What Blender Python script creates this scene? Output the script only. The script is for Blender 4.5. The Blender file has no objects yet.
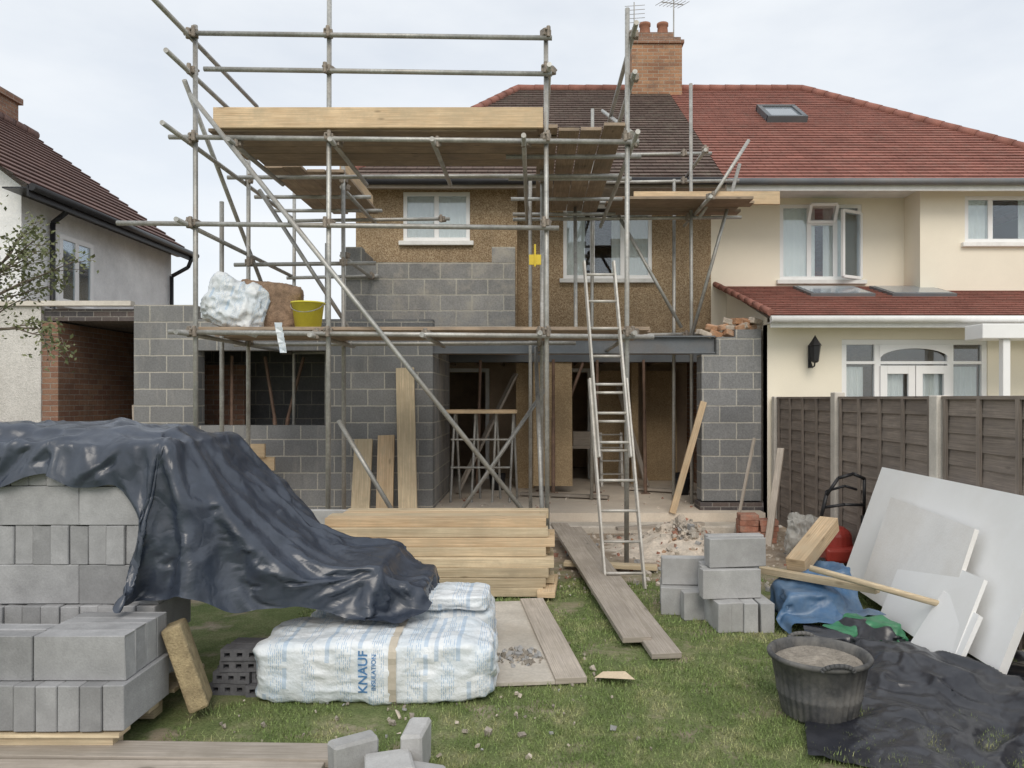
import bpy, bmesh, math, random
import numpy as np
from mathutils import Vector, Matrix, Euler, noise
from mathutils.bvhtree import BVHTree
random.seed(7)
R = random.uniform
S = bpy.context.scene
COL = S.collection
WL = {}

# ------------------------------------------------------------------ nodes
def NEW(name):
    m = bpy.data.materials.new(name); m.use_nodes = True
    t = m.node_tree; t.nodes.clear()
    return m, t
def N(t, typ, ins=None, **props):
    n = t.nodes.new(typ)
    for k, v in props.items(): setattr(n, k, v)
    if ins:
        for k, v in ins.items():
            s = n.inputs[k]
            if isinstance(v, bpy.types.NodeSocket): t.links.new(v, s)
            elif isinstance(v, (tuple, list)) and len(v) == 3 and s.type == 'RGBA': s.default_value = (*v, 1)
            else: s.default_value = v
    return n
def MIX(t, f, a, b, blend='MIX'):
    n = N(t, 'ShaderNodeMix', None, data_type='RGBA', blend_type=blend)
    for i, v in ((0, f), (6, a), (7, b)):
        s = n.inputs[i]
        if isinstance(v, bpy.types.NodeSocket): t.links.new(v, s)
        elif i and len(v) == 3: s.default_value = (*v, 1)
        else: s.default_value = v
    return n.outputs[2]
def RAMP(t, f, stops):
    n = t.nodes.new('ShaderNodeValToRGB'); t.links.new(f, n.inputs[0])
    e = n.color_ramp.elements
    while len(e) < len(stops): e.new(.5)
    for i, (p, c) in enumerate(stops):
        e[i].position = p; e[i].color = (*c, 1) if len(c) == 3 else c
    return n.outputs[0]
def MATH(t, op, a, b=0.0, c=None):
    n = t.nodes.new('ShaderNodeMath'); n.operation = op
    for i, v in enumerate((a, b, c)):
        if v is None: continue
        if isinstance(v, bpy.types.NodeSocket): t.links.new(v, n.inputs[i])
        else: n.inputs[i].default_value = v
    return n.outputs[0]
def NOISE(t, vec, scale, detail=4, rough=.55):
    return N(t, 'ShaderNodeTexNoise', {'Vector': vec, 'Scale': scale, 'Detail': detail, 'Roughness': rough}).outputs[0]
def OBJV(t):
    tc = N(t, 'ShaderNodeTexCoord').outputs['Object']
    oi = N(t, 'ShaderNodeObjectInfo').outputs['Random']
    m = MATH(t, 'MULTIPLY', oi, 37.0)
    v = N(t, 'ShaderNodeVectorMath', {0: tc}, operation='ADD')
    t.links.new(m, v.inputs[1])
    return v.outputs[0]
def FINISH(t, col, rough=.8, metal=0., bump=None, bs=.4, bd=.01, spec=.4, extra=None):
    ins = {'Base Color': col, 'Roughness': rough, 'Metallic': metal, 'Specular IOR Level': spec}
    if bump is not None:
        ins['Normal'] = N(t, 'ShaderNodeBump', {'Height': bump, 'Strength': bs, 'Distance': bd}).outputs[0]
    if extra: ins.update(extra)
    p = N(t, 'ShaderNodeBsdfPrincipled', ins)
    o = t.nodes.new('ShaderNodeOutputMaterial'); t.links.new(p.outputs[0], o.inputs[0])
def sc(c, k): return tuple(min(1, x*k) for x in c)

def plain(name, c, rough=.75, metal=0., var=.25, ns=6., fine=60., bs=.3, bd=.004, spec=.35, dirt=None, dirtamt=.5, rnd=.12):
    m, t = NEW(name); v = OBJV(t)
    a = NOISE(t, v, ns, 5, .6); b = NOISE(t, v, fine, 3, .6)
    col = RAMP(t, a, [(.3, sc(c, 1-var)), (.7, sc(c, 1+var))])
    f = RAMP(t, b, [(.3, (1-var*.6,)*3), (.7, (1+var*.4,)*3)])
    col = MIX(t, 1., col, f, 'MULTIPLY')
    if dirt:
        d = RAMP(t, NOISE(t, v, ns*.45, 6, .7), [(.45, (0, 0, 0)), (.68, (dirtamt,)*3)])
        col = MIX(t, d, col, dirt)
    oi = N(t, 'ShaderNodeObjectInfo').outputs['Random']
    br = MATH(t, 'MULTIPLY_ADD', oi, rnd*2, 1-rnd)
    cc = N(t, 'ShaderNodeCombineColor', {0: br, 1: br, 2: br}).outputs[0]
    col = MIX(t, 1., col, cc, 'MULTIPLY')
    FINISH(t, col, rough, metal, b, bs, bd, spec)
    return m

def bricks(name, c1, c2, mortar, bw, bh, ms, bs=.6, rough=.9, stain=None, off=.5):
    m, t = NEW(name)
    uv = N(t, 'ShaderNodeTexCoord').outputs['UV']; v = N(t, 'ShaderNodeTexCoord').outputs['Object']
    wob = N(t, 'ShaderNodeTexNoise', {'Vector': v, 'Scale': 9., 'Detail': 3.}).outputs['Color']
    wv = N(t, 'ShaderNodeVectorMath', {0: wob}, operation='SCALE'); wv.inputs['Scale'].default_value = ms*1.3
    uv2 = N(t, 'ShaderNodeVectorMath', {0: uv, 1: wv.outputs[0]}, operation='ADD').outputs[0]
    b = N(t, 'ShaderNodeTexBrick', {'Vector': uv2, 'Color1': c1, 'Color2': c2, 'Mortar': mortar, 'Scale': 1., 'Mortar Size': ms,
          'Mortar Smooth': .25, 'Brick Width': bw, 'Row Height': bh, 'Bias': 0.})
    b.offset = off
    n1 = NOISE(t, v, 45, 4, .7); n2 = NOISE(t, v, 1.3, 5, .6)
    col = MIX(t, 1., b.outputs[0], RAMP(t, n1, [(.3, (.78,)*3), (.7, (1.18,)*3)]), 'MULTIPLY')
    col = MIX(t, 1., col, RAMP(t, n2, [(.3, (.78,)*3), (.7, (1.15,)*3)]), 'MULTIPLY')
    sm = N(t, 'ShaderNodeMapping', {'Vector': v, 'Scale': (3., 3., .7)}).outputs[0]
    col = MIX(t, RAMP(t, NOISE(t, sm, 1.7, 6, .7), [(.55, (0,)*3), (.75, (.35,)*3)]), col, mortar)
    if stain:
        col = MIX(t, RAMP(t, NOISE(t, v, 3.1, 6, .7), [(.50, (0,)*3), (.68, (.75,)*3)]), col, stain)
    h = MATH(t, 'ADD', MATH(t, 'MULTIPLY', b.outputs[1], -1.), MATH(t, 'MULTIPLY', n1, .5))
    FINISH(t, col, rough, 0, h, bs, .012, .25)
    return m

def wood(name, c, c2, rough=.7, gs=10., dirt=None):
    m, t = NEW(name)
    uv = N(t, 'ShaderNodeTexCoord').outputs['UV']
    mp = N(t, 'ShaderNodeMapping', {'Vector': uv, 'Scale': (1.2, gs, 1.)}).outputs[0]
    a = NOISE(t, mp, 3., 5, .65)
    mp2 = N(t, 'ShaderNodeMapping', {'Vector': uv, 'Scale': (.6, gs*5, 1.)}).outputs[0]
    b = NOISE(t, mp2, 3., 3, .6)
    col = MIX(t, RAMP(t, a, [(.35, (0,)*3), (.65, (1,)*3)]), c, c2)
    col = MIX(t, 1., col, RAMP(t, b, [(.35, (.72,)*3), (.65, (1.12,)*3)]), 'MULTIPLY')
    big = NOISE(t, uv, .9, 4, .6)
    col = MIX(t, 1., col, RAMP(t, big, [(.3, (.75,)*3), (.7, (1.2,)*3)]), 'MULTIPLY')
    kn = N(t, 'ShaderNodeMapping', {'Vector': uv, 'Scale': (2.2, 7., 1.)}).outputs[0]
    kv = N(t, 'ShaderNodeTexVoronoi', {'Vector': kn, 'Scale': 1.}).outputs['Distance']
    col = MIX(t, RAMP(t, kv, [(.05, (.75,)*3), (.11, (0,)*3)]), col, sc(c2, .45))
    if dirt: col = MIX(t, RAMP(t, NOISE(t, uv, 4., 6, .7), [(.45, (0,)*3), (.7, (.8,)*3)]), col, dirt)
    oi = N(t, 'ShaderNodeObjectInfo').outputs['Random']
    br = MATH(t, 'MULTIPLY_ADD', oi, .3, .85)
    cc = N(t, 'ShaderNodeCombineColor', {0: br, 1: br, 2: br}).outputs[0]
    col = MIX(t, 1., col, cc, 'MULTIPLY')
    FINISH(t, col, rough, 0, b, .35, .003, .25)
    return m

def roofmat(name, c1, c2, tw, course, moss=None):
    m, t = NEW(name)
    uv = N(t, 'ShaderNodeTexCoord').outputs['UV']; v = N(t, 'ShaderNodeTexCoord').outputs['Object']
    b = N(t, 'ShaderNodeTexBrick', {'Vector': uv, 'Color1': c1, 'Color2': c2, 'Mortar': sc(c1, .55), 'Scale': 1., 'Mortar Size': .006,
          'Mortar Smooth': .3, 'Brick Width': tw, 'Row Height': course})
    w = N(t, 'ShaderNodeTexWave', {'Vector': uv, 'Scale': 1/tw*.314*1.0, 'Distortion': 0.}, wave_type='BANDS', bands_direction='X')
    col = MIX(t, 1., b.outputs[0], RAMP(t, NOISE(t, v, 2.2, 6, .7), [(.3, (.75,)*3), (.7, (1.2,)*3)]), 'MULTIPLY')
    col = MIX(t, 1., col, RAMP(t, NOISE(t, v, 30, 3, .7), [(.3, (.8,)*3), (.7, (1.15,)*3)]), 'MULTIPLY')
    if moss: col = MIX(t, RAMP(t, NOISE(t, v, 5, 6, .75), [(.5, (0,)*3), (.7, (.65,)*3)]), col, moss)
    h = MATH(t, 'SUBTRACT', MATH(t, 'MULTIPLY', w.outputs[1], .6), b.outputs[1])
    FINISH(t, col, .8, 0, h, .5, .015, .25)
    return m

def sheet(name, c, dust, rough=.38, amt=.5):
    m, t = NEW(name); v = OBJV(t)
    warp = N(t, 'ShaderNodeTexNoise', {'Vector': v, 'Scale': 2.5, 'Detail': 3.}).outputs['Color']
    w2 = N(t, 'ShaderNodeVectorMath', {0: warp}, operation='SCALE'); w2.inputs['Scale'].default_value = .6
    vv = N(t, 'ShaderNodeVectorMath', {0: v, 1: w2.outputs[0]}, operation='ADD').outputs[0]
    cr = N(t, 'ShaderNodeTexVoronoi', {'Vector': vv, 'Scale': 5.}, feature='DISTANCE_TO_EDGE').outputs['Distance']
    h = MATH(t, 'ADD', MATH(t, 'MINIMUM', MATH(t, 'MULTIPLY', cr, 3.), .6), MATH(t, 'MULTIPLY', NOISE(t, vv, 12, 3, .5), .5))
    col = MIX(t, RAMP(t, NOISE(t, v, 2.4, 6, .7), [(.4, (0,)*3), (.7, (amt,)*3)]), c, dust)
    col = MIX(t, 1., col, RAMP(t, NOISE(t, v, 9, 4, .6), [(.3, (.8,)*3), (.7, (1.15,)*3)]), 'MULTIPLY')
    FINISH(t, col, rough, 0, h, .25, .015, .6)
    return m

M = {}
M['block'] = bricks('block_wall', (.19, .194, .198), (.25, .252, .252), (.46, .44, .39), .45, .225, .009)
M['block2'] = bricks('light_block_wall', (.24, .24, .238), (.32, .315, .305), (.46, .44, .39), .45, .225, .011, stain=(.42, .39, .34))
M['brick'] = bricks('red_brick', (.25, .135, .095), (.33, .195, .13), (.34, .30, .26), .225, .075, .006, stain=(.17, .11, .08))
M['orangebrick'] = bricks('chimney_brick', (.46, .26, .15), (.30, .15, .09), (.42, .34, .26), .225, .075, .008, stain=(.2, .13, .095))
M['darkbrick'] = bricks('engineering_brick', (.09, .085, .09), (.15, .12, .11), (.3, .28, .26), .225, .075, .006)
def pebble(name, c, c2, c3, bs=.7, stain=(.22, .16, .10), vs_=85., sa=.5):
    m, t = NEW(name); v = N(t, 'ShaderNodeTexCoord').outputs['Object']
    vo = N(t, 'ShaderNodeTexVoronoi', {'Vector': v, 'Scale': vs_})
    sep = N(t, 'ShaderNodeSeparateColor', {0: vo.outputs['Color']}).outputs[0]
    col = RAMP(t, sep, [(.1, c), (.5, c2), (.9, c3)])
    col = MIX(t, 1., col, RAMP(t, NOISE(t, v, 1.1, 6, .7), [(.3, (.78,)*3), (.7, (1.15,)*3)]), 'MULTIPLY')
    st = N(t, 'ShaderNodeMapping', {'Vector': v, 'Scale': (2.5, 2.5, .35)}).outputs[0]
    col = MIX(t, RAMP(t, NOISE(t, st, 1.6, 6, .7), [(.5, (0,)*3), (.75, (sa,)*3)]), col, stain)
    FINISH(t, col, .9, 0, vo.outputs['Distance'], bs, .012, .2)
    return m
M['pebble'] = pebble('pebbledash', (.25, .17, .10), (.38, .28, .17), (.51, .40, .27), .6)
M['whitepebble'] = pebble('white_roughcast', (.84, .85, .86), (.88, .89, .89), (.9, .9, .9), .3, (.8, .8, .79), 60, .3)
M['greyroughcast'] = pebble('grey_roughcast', (.54, .53, .5), (.64, .62, .59), (.7, .68, .65), .6, (.46, .44, .4))
M['cream'] = plain('cream_render', (.86, .80, .67), .85, var=.04, ns=.8, fine=120, bs=.15, dirt=(.74, .68, .56), dirtamt=.3, rnd=.02)
M['upvc'] = plain('white_plastic_frame', (.87, .87, .87), .35, var=.03, ns=3, bs=.02, rnd=.02)
M['whitewood'] = plain('painted_sill', (.77, .77, .75), .5, var=.08, bs=.05)
M['timber'] = wood('new_timber', (.68, .52, .34), (.58, .42, .26), dirt=(.46, .37, .25))
M['treated'] = wood('treated_timber', (.62, .52, .36), (.53, .42, .28), dirt=(.42, .35, .24))
M['oldboard'] = wood('weathered_board', (.52, .46, .40), (.42, .37, .31), dirt=(.34, .30, .25))
M['deckboard'] = wood('scaffold_deck_board', (.43, .33, .24), (.31, .24, .175), dirt=(.21, .17, .14))
M['fencewood'] = wood('fence_wood', (.34, .285, .24), (.245, .205, .175), dirt=(.21, .18, .16))
M['osb'] = pebble('strand_board', (.36, .26, .15), (.45, .33, .2), (.52, .4, .25), .15, (.33, .25, .16))
M['tube'] = plain('galvanised_tube', (.42, .42, .40), .5, .45, var=.25, ns=5, fine=40, bs=.1, dirt=(.34, .30, .25), dirtamt=.6)
M['coupler'] = plain('coupler_steel', (.28, .24, .2), .6, .3, var=.3, ns=30)
M['alu'] = plain('ladder_aluminium', (.54, .52, .48), .5, .25, var=.2, ns=8, dirt=(.38, .34, .28), dirtamt=.6)
M['steel'] = plain('painted_steel_beam', (.15, .165, .18), .55, .1, var=.15, ns=2, dirt=(.24, .18, .13), dirtamt=.35)
M['lightglass'] = plain('pale_roof_glazing', (.22, .25, .28), .12, 0., var=.06, ns=2, bs=0.02, spec=.8)
M['redtile'] = roofmat('red_roof_tile', (.27, .115, .09), (.32, .14, .11), .3, .15, moss=(.23, .14, .115))
M['browntile'] = roofmat('brown_roof_tile', (.125, .09, .077), (.16, .115, .098), .17, .16, moss=(.2, .18, .145))
M['browntile2'] = roofmat('side_roof_tile', (.16, .10, .09), (.19, .12, .105), .25, .25)
M['hip'] = plain('hip_tile', (.29, .13, .10), .85, var=.25, ns=3)
M['black'] = plain('black_plastic', (.025, .025, .028), .4, var=.2)
M['dark'] = plain('dark_interior', (.10, .08, .06), .9, var=.4, ns=2)
M['plaster'] = plain('old_plaster', (.50, .39, .29), .9, var=.25, ns=1.5, dirt=(.31, .24, .17), dirtamt=.6)
M['slab'] = plain('dusty_floor', (.62, .55, .46), .9, var=.12, ns=2, fine=50, dirt=(.5, .42, .34), dirtamt=.6)
M['paleslab'] = plain('concrete_base', (.52, .48, .42), .9, var=.2, ns=3, fine=40, dirt=(.38, .32, .25), dirtamt=.6)
M['cblock'] = plain('concrete_block', (.32, .322, .328), .92, var=.16, ns=7, fine=110, bs=.5, bd=.004, dirt=(.22, .22, .223), dirtamt=.5, rnd=.2)
M['lblock'] = plain('pale_concrete_block', (.41, .41, .405), .92, var=.14, ns=7, fine=110, bs=.5, bd=.004, dirt=(.3, .29, .28), dirtamt=.5, rnd=.15)
M['blueclay'] = plain('blue_engineering_brick', (.12, .12, .13), .7, var=.3, ns=9)
M['redclay'] = plain('red_clay_brick', (.35, .16, .11), .9, var=.3, ns=12, dirt=(.42, .36, .30), dirtamt=.5)
M['orangerubble'] = plain('orange_broken_brick', (.42, .23, .13), .92, var=.3, ns=12, dirt=(.5, .44, .36), dirtamt=.7)
M['tarp'] = sheet('dark_plastic_sheet', (.034, .044, .065), (.085, .10, .13), .3, .55)
M['tarp2'] = sheet('black_plastic_sheet', (.022, .024, .032), (.09, .092, .10), .3, .5)
M['bluetarp'] = sheet('blue_tarpaulin', (.05, .13, .26), (.22, .28, .34), .42, .6)
M['greentarp'] = sheet('green_sheet', (.05, .22, .11), (.12, .24, .14), .42, .4)
M['poly'] = plain('white_insulation_board', (.91, .91, .90), .8, var=.02, ns=2, fine=140, bs=.1, dirt=(.8, .78, .74), dirtamt=.4, rnd=.03)
M['poly2'] = plain('soiled_white_board', (.86, .85, .83), .75, var=.05, ns=2, dirt=(.7, .66, .6), dirtamt=.5, rnd=.03)
M['rubber'] = plain('black_rubber', (.09, .091, .093), .75, var=.3, ns=8, dirt=(.24, .23, .21), dirtamt=.8)
M['mud'] = plain('dried_mortar', (.36, .32, .27), .95, var=.3, ns=12, bs=.8, bd=.02)
M['yellow'] = plain('yellow_plastic', (.75, .68, .08), .4, var=.08)
M['wool'] = plain('mineral_wool', (.40, .32, .19), .98, var=.3, ns=14, fine=90, bs=.9, bd=.012)
M['woolred'] = plain('bare_wool_roll', (.31, .215, .15), .98, var=.35, ns=14, fine=90, bs=.9, bd=.012)
M['rubble'] = plain('rubble_mix', (.54, .47, .39), .95, var=.35, ns=9, fine=40, dirt=(.62, .57, .5), dirtamt=.6)
M['paper'] = plain('torn_paper', (.64, .52, .37), .8, var=.15)
M['curtain'] = plain('net_curtain', (.9, .9, .88), .9, var=.05, ns=2)
M['bark'] = plain('bark', (.17, .14, .11), .95, var=.3, ns=10)
M['redpaint'] = plain('red_paint', (.3, .04, .03), .4, var=.1)
M['rust'] = plain('rusty_prop', (.24, .16, .12), .7, .2, var=.3, ns=8)
M['blueink'] = plain('blue_print', (.10, .24, .46), .5, var=.12, ns=20)
M['greypost'] = plain('concrete_post', (.6, .56, .5), .9, var=.12, ns=5)
M['band'] = plain('tan_tape', (.50, .45, .37), .6, var=.1)
M['clay_pot'] = plain('clay_pot', (.36, .17, .11), .85, var=.2)
M['straw'] = plain('yellow_level', (.7, .52, .05), .5, var=.1)
m, t = NEW('leaf'); v = N(t, 'ShaderNodeTexCoord').outputs['Object']
FINISH(t, RAMP(t, NOISE(t, v, 14, 2), [(.3, (.08, .10, .045)), (.7, (.2, .21, .10))]), .7); M['leaf'] = m
m, t = NEW('printed_white_film'); uv = N(t, 'ShaderNodeTexCoord').outputs['Object']
sep = N(t, 'ShaderNodeSeparateXYZ', {0: uv})
cmb = N(t, 'ShaderNodeCombineXYZ', {0: sep.outputs[2], 1: sep.outputs[0]}).outputs[0]
def printed(bw, rh, ms, lim, off):
    mpz = N(t, 'ShaderNodeMapping', {'Vector': cmb, 'Location': (off, off*.7, 0)}).outputs[0]
    b = N(t, 'ShaderNodeTexBrick', {'Vector': mpz, 'Color1': (0, 0, 0), 'Color2': (.9, .9, .9), 'Mortar': (1, 1, 1), 'Scale': 1., 'Mortar Size': ms,
      'Brick Width': bw, 'Row Height': rh, 'Mortar Smooth': .0})
    return MATH(t, 'LESS_THAN', N(t, 'ShaderNodeSeparateColor', {0: b.outputs[0]}).outputs[0], lim)
# columns of small print alternating with solid panels
colmask = MATH(t, 'LESS_THAN', MATH(t, 'FRACT', MATH(t, 'MULTIPLY', sep.outputs[0], 5.2)), .42)
small = MATH(t, 'MULTIPLY', printed(.035, .011, .0038, .62, 0), colmask)
panel = MATH(t, 'MULTIPLY', printed(.15, .06, .018, .33, 3.3), MATH(t, 'SUBTRACT', 1., colmask))
pm = MATH(t, 'ADD', MATH(t, 'MULTIPLY', small, .62), MATH(t, 'MULTIPLY', panel, .4))
base = RAMP(t, NOISE(t, uv, 5., 4), [(.3, (.60, .67, .72)), (.6, (.76, .79, .81))])
col = MIX(t, pm, base, (.17, .34, .55))
FINISH(t, col, .32, 0, NOISE(t, uv, 18, 5, .6), .6, .02, .45); M['film'] = m
m, t = NEW('window_glass')
g = N(t, 'ShaderNodeBsdfGlossy', {'Roughness': .03, 'Color': (.9, .95, 1, 1)}); tr = N(t, 'ShaderNodeBsdfTransparent', {'Color': (.92, .94, .94, 1)})
lw = N(t, 'ShaderNodeFresnel', {'IOR': 1.5}).outputs[0]
fc = MATH(t, 'MULTIPLY_ADD', lw, .8, .05)
mx = N(t, 'ShaderNodeMixShader', {0: fc, 1: tr.outputs[0], 2: g.outputs[0]})
o = t.nodes.new('ShaderNodeOutputMaterial'); t.links.new(mx.outputs[0], o.inputs[0]); M['glass'] = m
m, t = NEW('clear_bag_film')
g = N(t, 'ShaderNodeBsdfPrincipled', {'Roughness': .25, 'Base Color': (.6, .59, .55, 1)}); tr = N(t, 'ShaderNodeBsdfTransparent', {'Color': (.9, .9, .9, 1)})
mx = N(t, 'ShaderNodeMixShader', {0: .5, 1: tr.outputs[0], 2: g.outputs[0]})
o = t.nodes.new('ShaderNodeOutputMaterial'); t.links.new(mx.outputs[0], o.inputs[0]); M['clearbag'] = m
# ground
m, t = NEW('garden_ground'); v = N(t, 'ShaderNodeTexCoord').outputs['Object']
grass = RAMP(t, NOISE(t, v, 3.5, 6, .7), [(.3, (.11, .15, .055)), (.5, (.17, .205, .085)), (.72, (.29, .28, .16))])
grass = MIX(t, 1., grass, RAMP(t, NOISE(t, v, 70, 3, .7), [(.3, (.6,)*3), (.7, (1.35,)*3)]), 'MULTIPLY')
dirt = RAMP(t, NOISE(t, v, 5, 7, .7), [(.3, (.27, .21, .15)), (.55, (.40, .33, .26)), (.75, (.52, .46, .39))])
y = N(t, 'ShaderNodeSeparateXYZ', {0: v}).outputs[1]
n3 = NOISE(t, v, 1.6, 5, .65)
e = MATH(t, 'ADD', y, MATH(t, 'MULTIPLY', MATH(t, 'SUBTRACT', n3, .5), 4.5))
f = N(t, 'ShaderNodeMapRange', {0: e, 1: 6.5, 2: 7.5}).outputs[0]
pt = RAMP(t, NOISE(t, v, 2.3, 5, .65), [(.55, (0,)*3), (.66, (.8,)*3)])
f2 = MATH(t, 'MAXIMUM', f, pt)
FINISH(t, MIX(t, f2, grass, dirt), .95, 0, NOISE(t, v, 60, 4, .7), .8, .02, .15); M['ground'] = m
m, t = NEW('grass_blade'); v = N(t, 'ShaderNodeTexCoord').outputs['Object']
c = RAMP(t, NOISE(t, v, 3.5, 6, .7), [(.3, (.14, .21, .065)), (.5, (.21, .27, .10)), (.7, (.43, .41, .22))])
c = MIX(t, 1., c, RAMP(t, NOISE(t, v, 110, 1), [(.35, (.6,)*3), (.65, (1.45,)*3)]), 'MULTIPLY')
FINISH(t, c, .7, spec=.2); M['grass'] = m

# ------------------------------------------------------------------ mesh builder
class MB:
    def __init__(s): s.v = []; s.f = []; s.uv = []; s.mi = []
    def face(s, pts, uv=None, m=0):
        i = len(s.v); s.v += [Vector(p) for p in pts]
        s.f.append(tuple(range(i, i+len(pts)))); s.uv.append(uv); s.mi.append(m); return s
    def obox(s, Mx, sx, sy, sz, m=0, wood=False):
        h = (sx/2, sy/2, sz/2); L = max(range(3), key=lambda k: h[k]); off = (R(0, 40), R(0, 40))
        i = len(s.v); cs = []
        for dx in (-1, 1):
            for dy in (-1, 1):
                for dz in (-1, 1):
                    c = Vector((dx*h[0], dy*h[1], dz*h[2])); cs.append(c); s.v.append(Mx @ c)
        for q in ((0, 1, 3, 2), (4, 6, 7, 5), (0, 4, 5, 1), (2, 3, 7, 6), (0, 2, 6, 4), (1, 5, 7, 3)):
            uv = None
            if wood:
                n = (cs[q[1]]-cs[q[0]]).cross(cs[q[2]]-cs[q[0]]); na = max(range(3), key=lambda k: abs(n[k]))
                ax = [k for k in range(3) if k != na]
                if L in ax: ax = [L]+[k for k in ax if k != L]
                uv = [(cs[k][ax[0]]+off[0], cs[k][ax[1]]+off[1]) for k in q]
            s.f.append(tuple(i+k for k in q)); s.uv.append(uv); s.mi.append(m)
        return s
    def box(s, x0, x1, y0, y1, z0, z1, m=0, wood=False):
        return s.obox(Matrix.Translation(((x0+x1)/2, (y0+y1)/2, (z0+z1)/2)), x1-x0, y1-y0, z1-z0, m, wood)
    def plank(s, p1, p2, w, th, roll=0., m=0, up=(0, 0, 1)):
        p1, p2 = Vector(p1), Vector(p2); d = (p2-p1); L = d.length; x = d.normalized()
        u = Vector(up)
        if abs(x.dot(u)) > .98: u = Vector((0, 1, 0))
        y = u.cross(x).normalized(); z = x.cross(y)
        Mx = Matrix((x, y, z)).transposed().to_4x4() @ Matrix.Rotation(roll, 4, 'X')
        Mx.translation = (p1+p2)/2
        return s.obox(Mx, L, w, th, m, True)
    def tube(s, p1, p2, r, r2=None, n=10, m=0):
        p1, p2 = Vector(p1), Vector(p2); r2 = r if r2 is None else r2
        d = (p2-p1).normalized(); a = d.orthogonal().normalized(); b = d.cross(a); i = len(s.v)
        for k in range(n):
            c = math.cos(2*math.pi*k/n); q = math.sin(2*math.pi*k/n)
            s.v.append(p1+(a*c+b*q)*r); s.v.append(p2+(a*c+b*q)*r2)
        for k in range(n):
            j = (k+1) % n
            s.f.append((i+2*k, i+2*j, i+2*j+1, i+2*k+1)); s.uv.append(None); s.mi.append(m)
        s.f.append(tuple(i+2*k for k in reversed(range(n)))); s.uv.append(None); s.mi.append(m)
        s.f.append(tuple(i+2*k+1 for k in range(n))); s.uv.append(None); s.mi.append(m)
        return s
    def path(s, pts, r, n=8, m=0):
        for a, b in zip(pts, pts[1:]): s.tube(a, b, r, n=n, m=m)
        return s
    def lathe(s, prof, c, n=32, m=0, fn=None):
        i = len(s.v); c = Vector(c)
        for (r, z) in prof:
            for k in range(n):
                a = 2*math.pi*k/n; rr = r*(fn(a, z) if fn else 1)
                s.v.append(c+Vector((rr*math.cos(a), rr*math.sin(a), z)))
        for j in range(len(prof)-1):
            for k in range(n):
                l = (k+1) % n
                s.f.append((i+j*n+k, i+j*n+l, i+(j+1)*n+l, i+(j+1)*n+k)); s.uv.append(None); s.mi.append(m)
        return s
    def holes(s, x0, x1, z0, z1, y0, y1, hs, m=0):
        xs = sorted({x0, x1, *[h[0] for h in hs], *[h[1] for h in hs]}); zs = sorted({z0, z1, *[h[2] for h in hs], *[h[3] for h in hs]})
        for a, b in zip(xs, xs[1:]):
            for c, d in zip(zs, zs[1:]):
                cx, cz = (a+b)/2, (c+d)/2
                if any(h[0] < cx < h[1] and h[2] < cz < h[3] for h in hs): continue
                s.box(a, b, y0, y1, c, d, m)
        return s
    def roof(s, A, B, C, D, course, m=0, lift=.022):
        A, B, C, D = map(Vector, (A, B, C, D))
        e = (B-A).normalized(); nrm = e.cross(D-A)
        if nrm.z < 0: nrm = -nrm
        nrm.normalize(); up = nrm.cross(e)
        if up.z < 0: up = -up
        H = (D-A).dot(up); n = max(1, round(H/course)); O = A.copy()
        for i in range(n):
            t0, t1 = i/n, (i+1)/n
            a0, b0, a1, b1 = A.lerp(D, t0), B.lerp(C, t0), A.lerp(D, t1), B.lerp(C, t1)
            l = nrm*lift
            U = lambda p: (p-O).dot(e)
            v0, v1 = i*course+.001, (i+1)*course-.001
            s.face([a0+l, b0+l, b1, a1], [(U(a0), v0), (U(b0), v0), (U(b1), v1), (U(a1), v1)], m)
            s.face([a0-l*.2, b0-l*.2, b0+l, a0+l], [(U(a0), v0), (U(b0), v0), (U(b0), v0+.01), (U(a0), v0+.01)], m)
        return s
    def build(s, name, mats, parent=None, smooth=False, bevel=0., rot=None, merge=False):
        v = s.v
        mn = Vector((min(p.x for p in v), min(p.y for p in v), min(p.z for p in v)))
        mxx = Vector((max(p.x for p in v), max(p.y for p in v), max(p.z for p in v)))
        o = Vector(((mn.x+mxx.x)/2, (mn.y+mxx.y)/2, mn.z))
        me = bpy.data.meshes.new(name); me.from_pydata([p-o for p in v], [], s.f)
        if not isinstance(mats, (list, tuple)): mats = [mats]
        for k in mats: me.materials.append(M[k] if isinstance(k, str) else k)
        me.polygons.foreach_set('material_index', s.mi)
        ul = me.uv_layers.new(name='UVMap'); 
        for pi, p in enumerate(me.polygons):
            uv = s.uv[pi]
            if uv is None:
                n = p.normal
                if abs(n.z) > .9: tt, bb = Vector((1, 0, 0)), Vector((0, 1, 0))
                else:
                    tt = Vector((0, 0, 1)).cross(n).normalized(); bb = n.cross(tt)
                    if abs(n.x) > abs(n.y): tt = Vector((0, 1, 0))
                    elif abs(n.y) > .9: tt = Vector((1, 0, 0))
                for li in p.loop_indices:
                    w = s.v[me.loops[li].vertex_index]; ul.data[li].uv = (w.dot(tt)+20, w.dot(bb)+20)
            else:
                for li, q in zip(p.loop_indices, uv): ul.data[li].uv = q
        if smooth:
            bm = bmesh.new(); bm.from_mesh(me)
            if merge: bmesh.ops.remove_doubles(bm, verts=bm.verts, dist=1e-4)
            for f in bm.faces: f.smooth = len(f.verts) <= 4
            bm.to_mesh(me); bm.free()
        ob = bpy.data.objects.new(name, me); COL.objects.link(ob)
        place(ob, o, parent)
        if bevel:
            b = ob.modifiers.new('bevel', 'BEVEL'); b.width = bevel; b.segments = 2; b.limit_method = 'ANGLE'
        return ob
def place(ob, o, parent=None):
    WL[ob.name] = Vector(o)
    if parent is not None:
        ob.parent = parent; ob.location = Vector(o)-WL[parent.name]
    else: ob.location = o
    return ob
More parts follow.
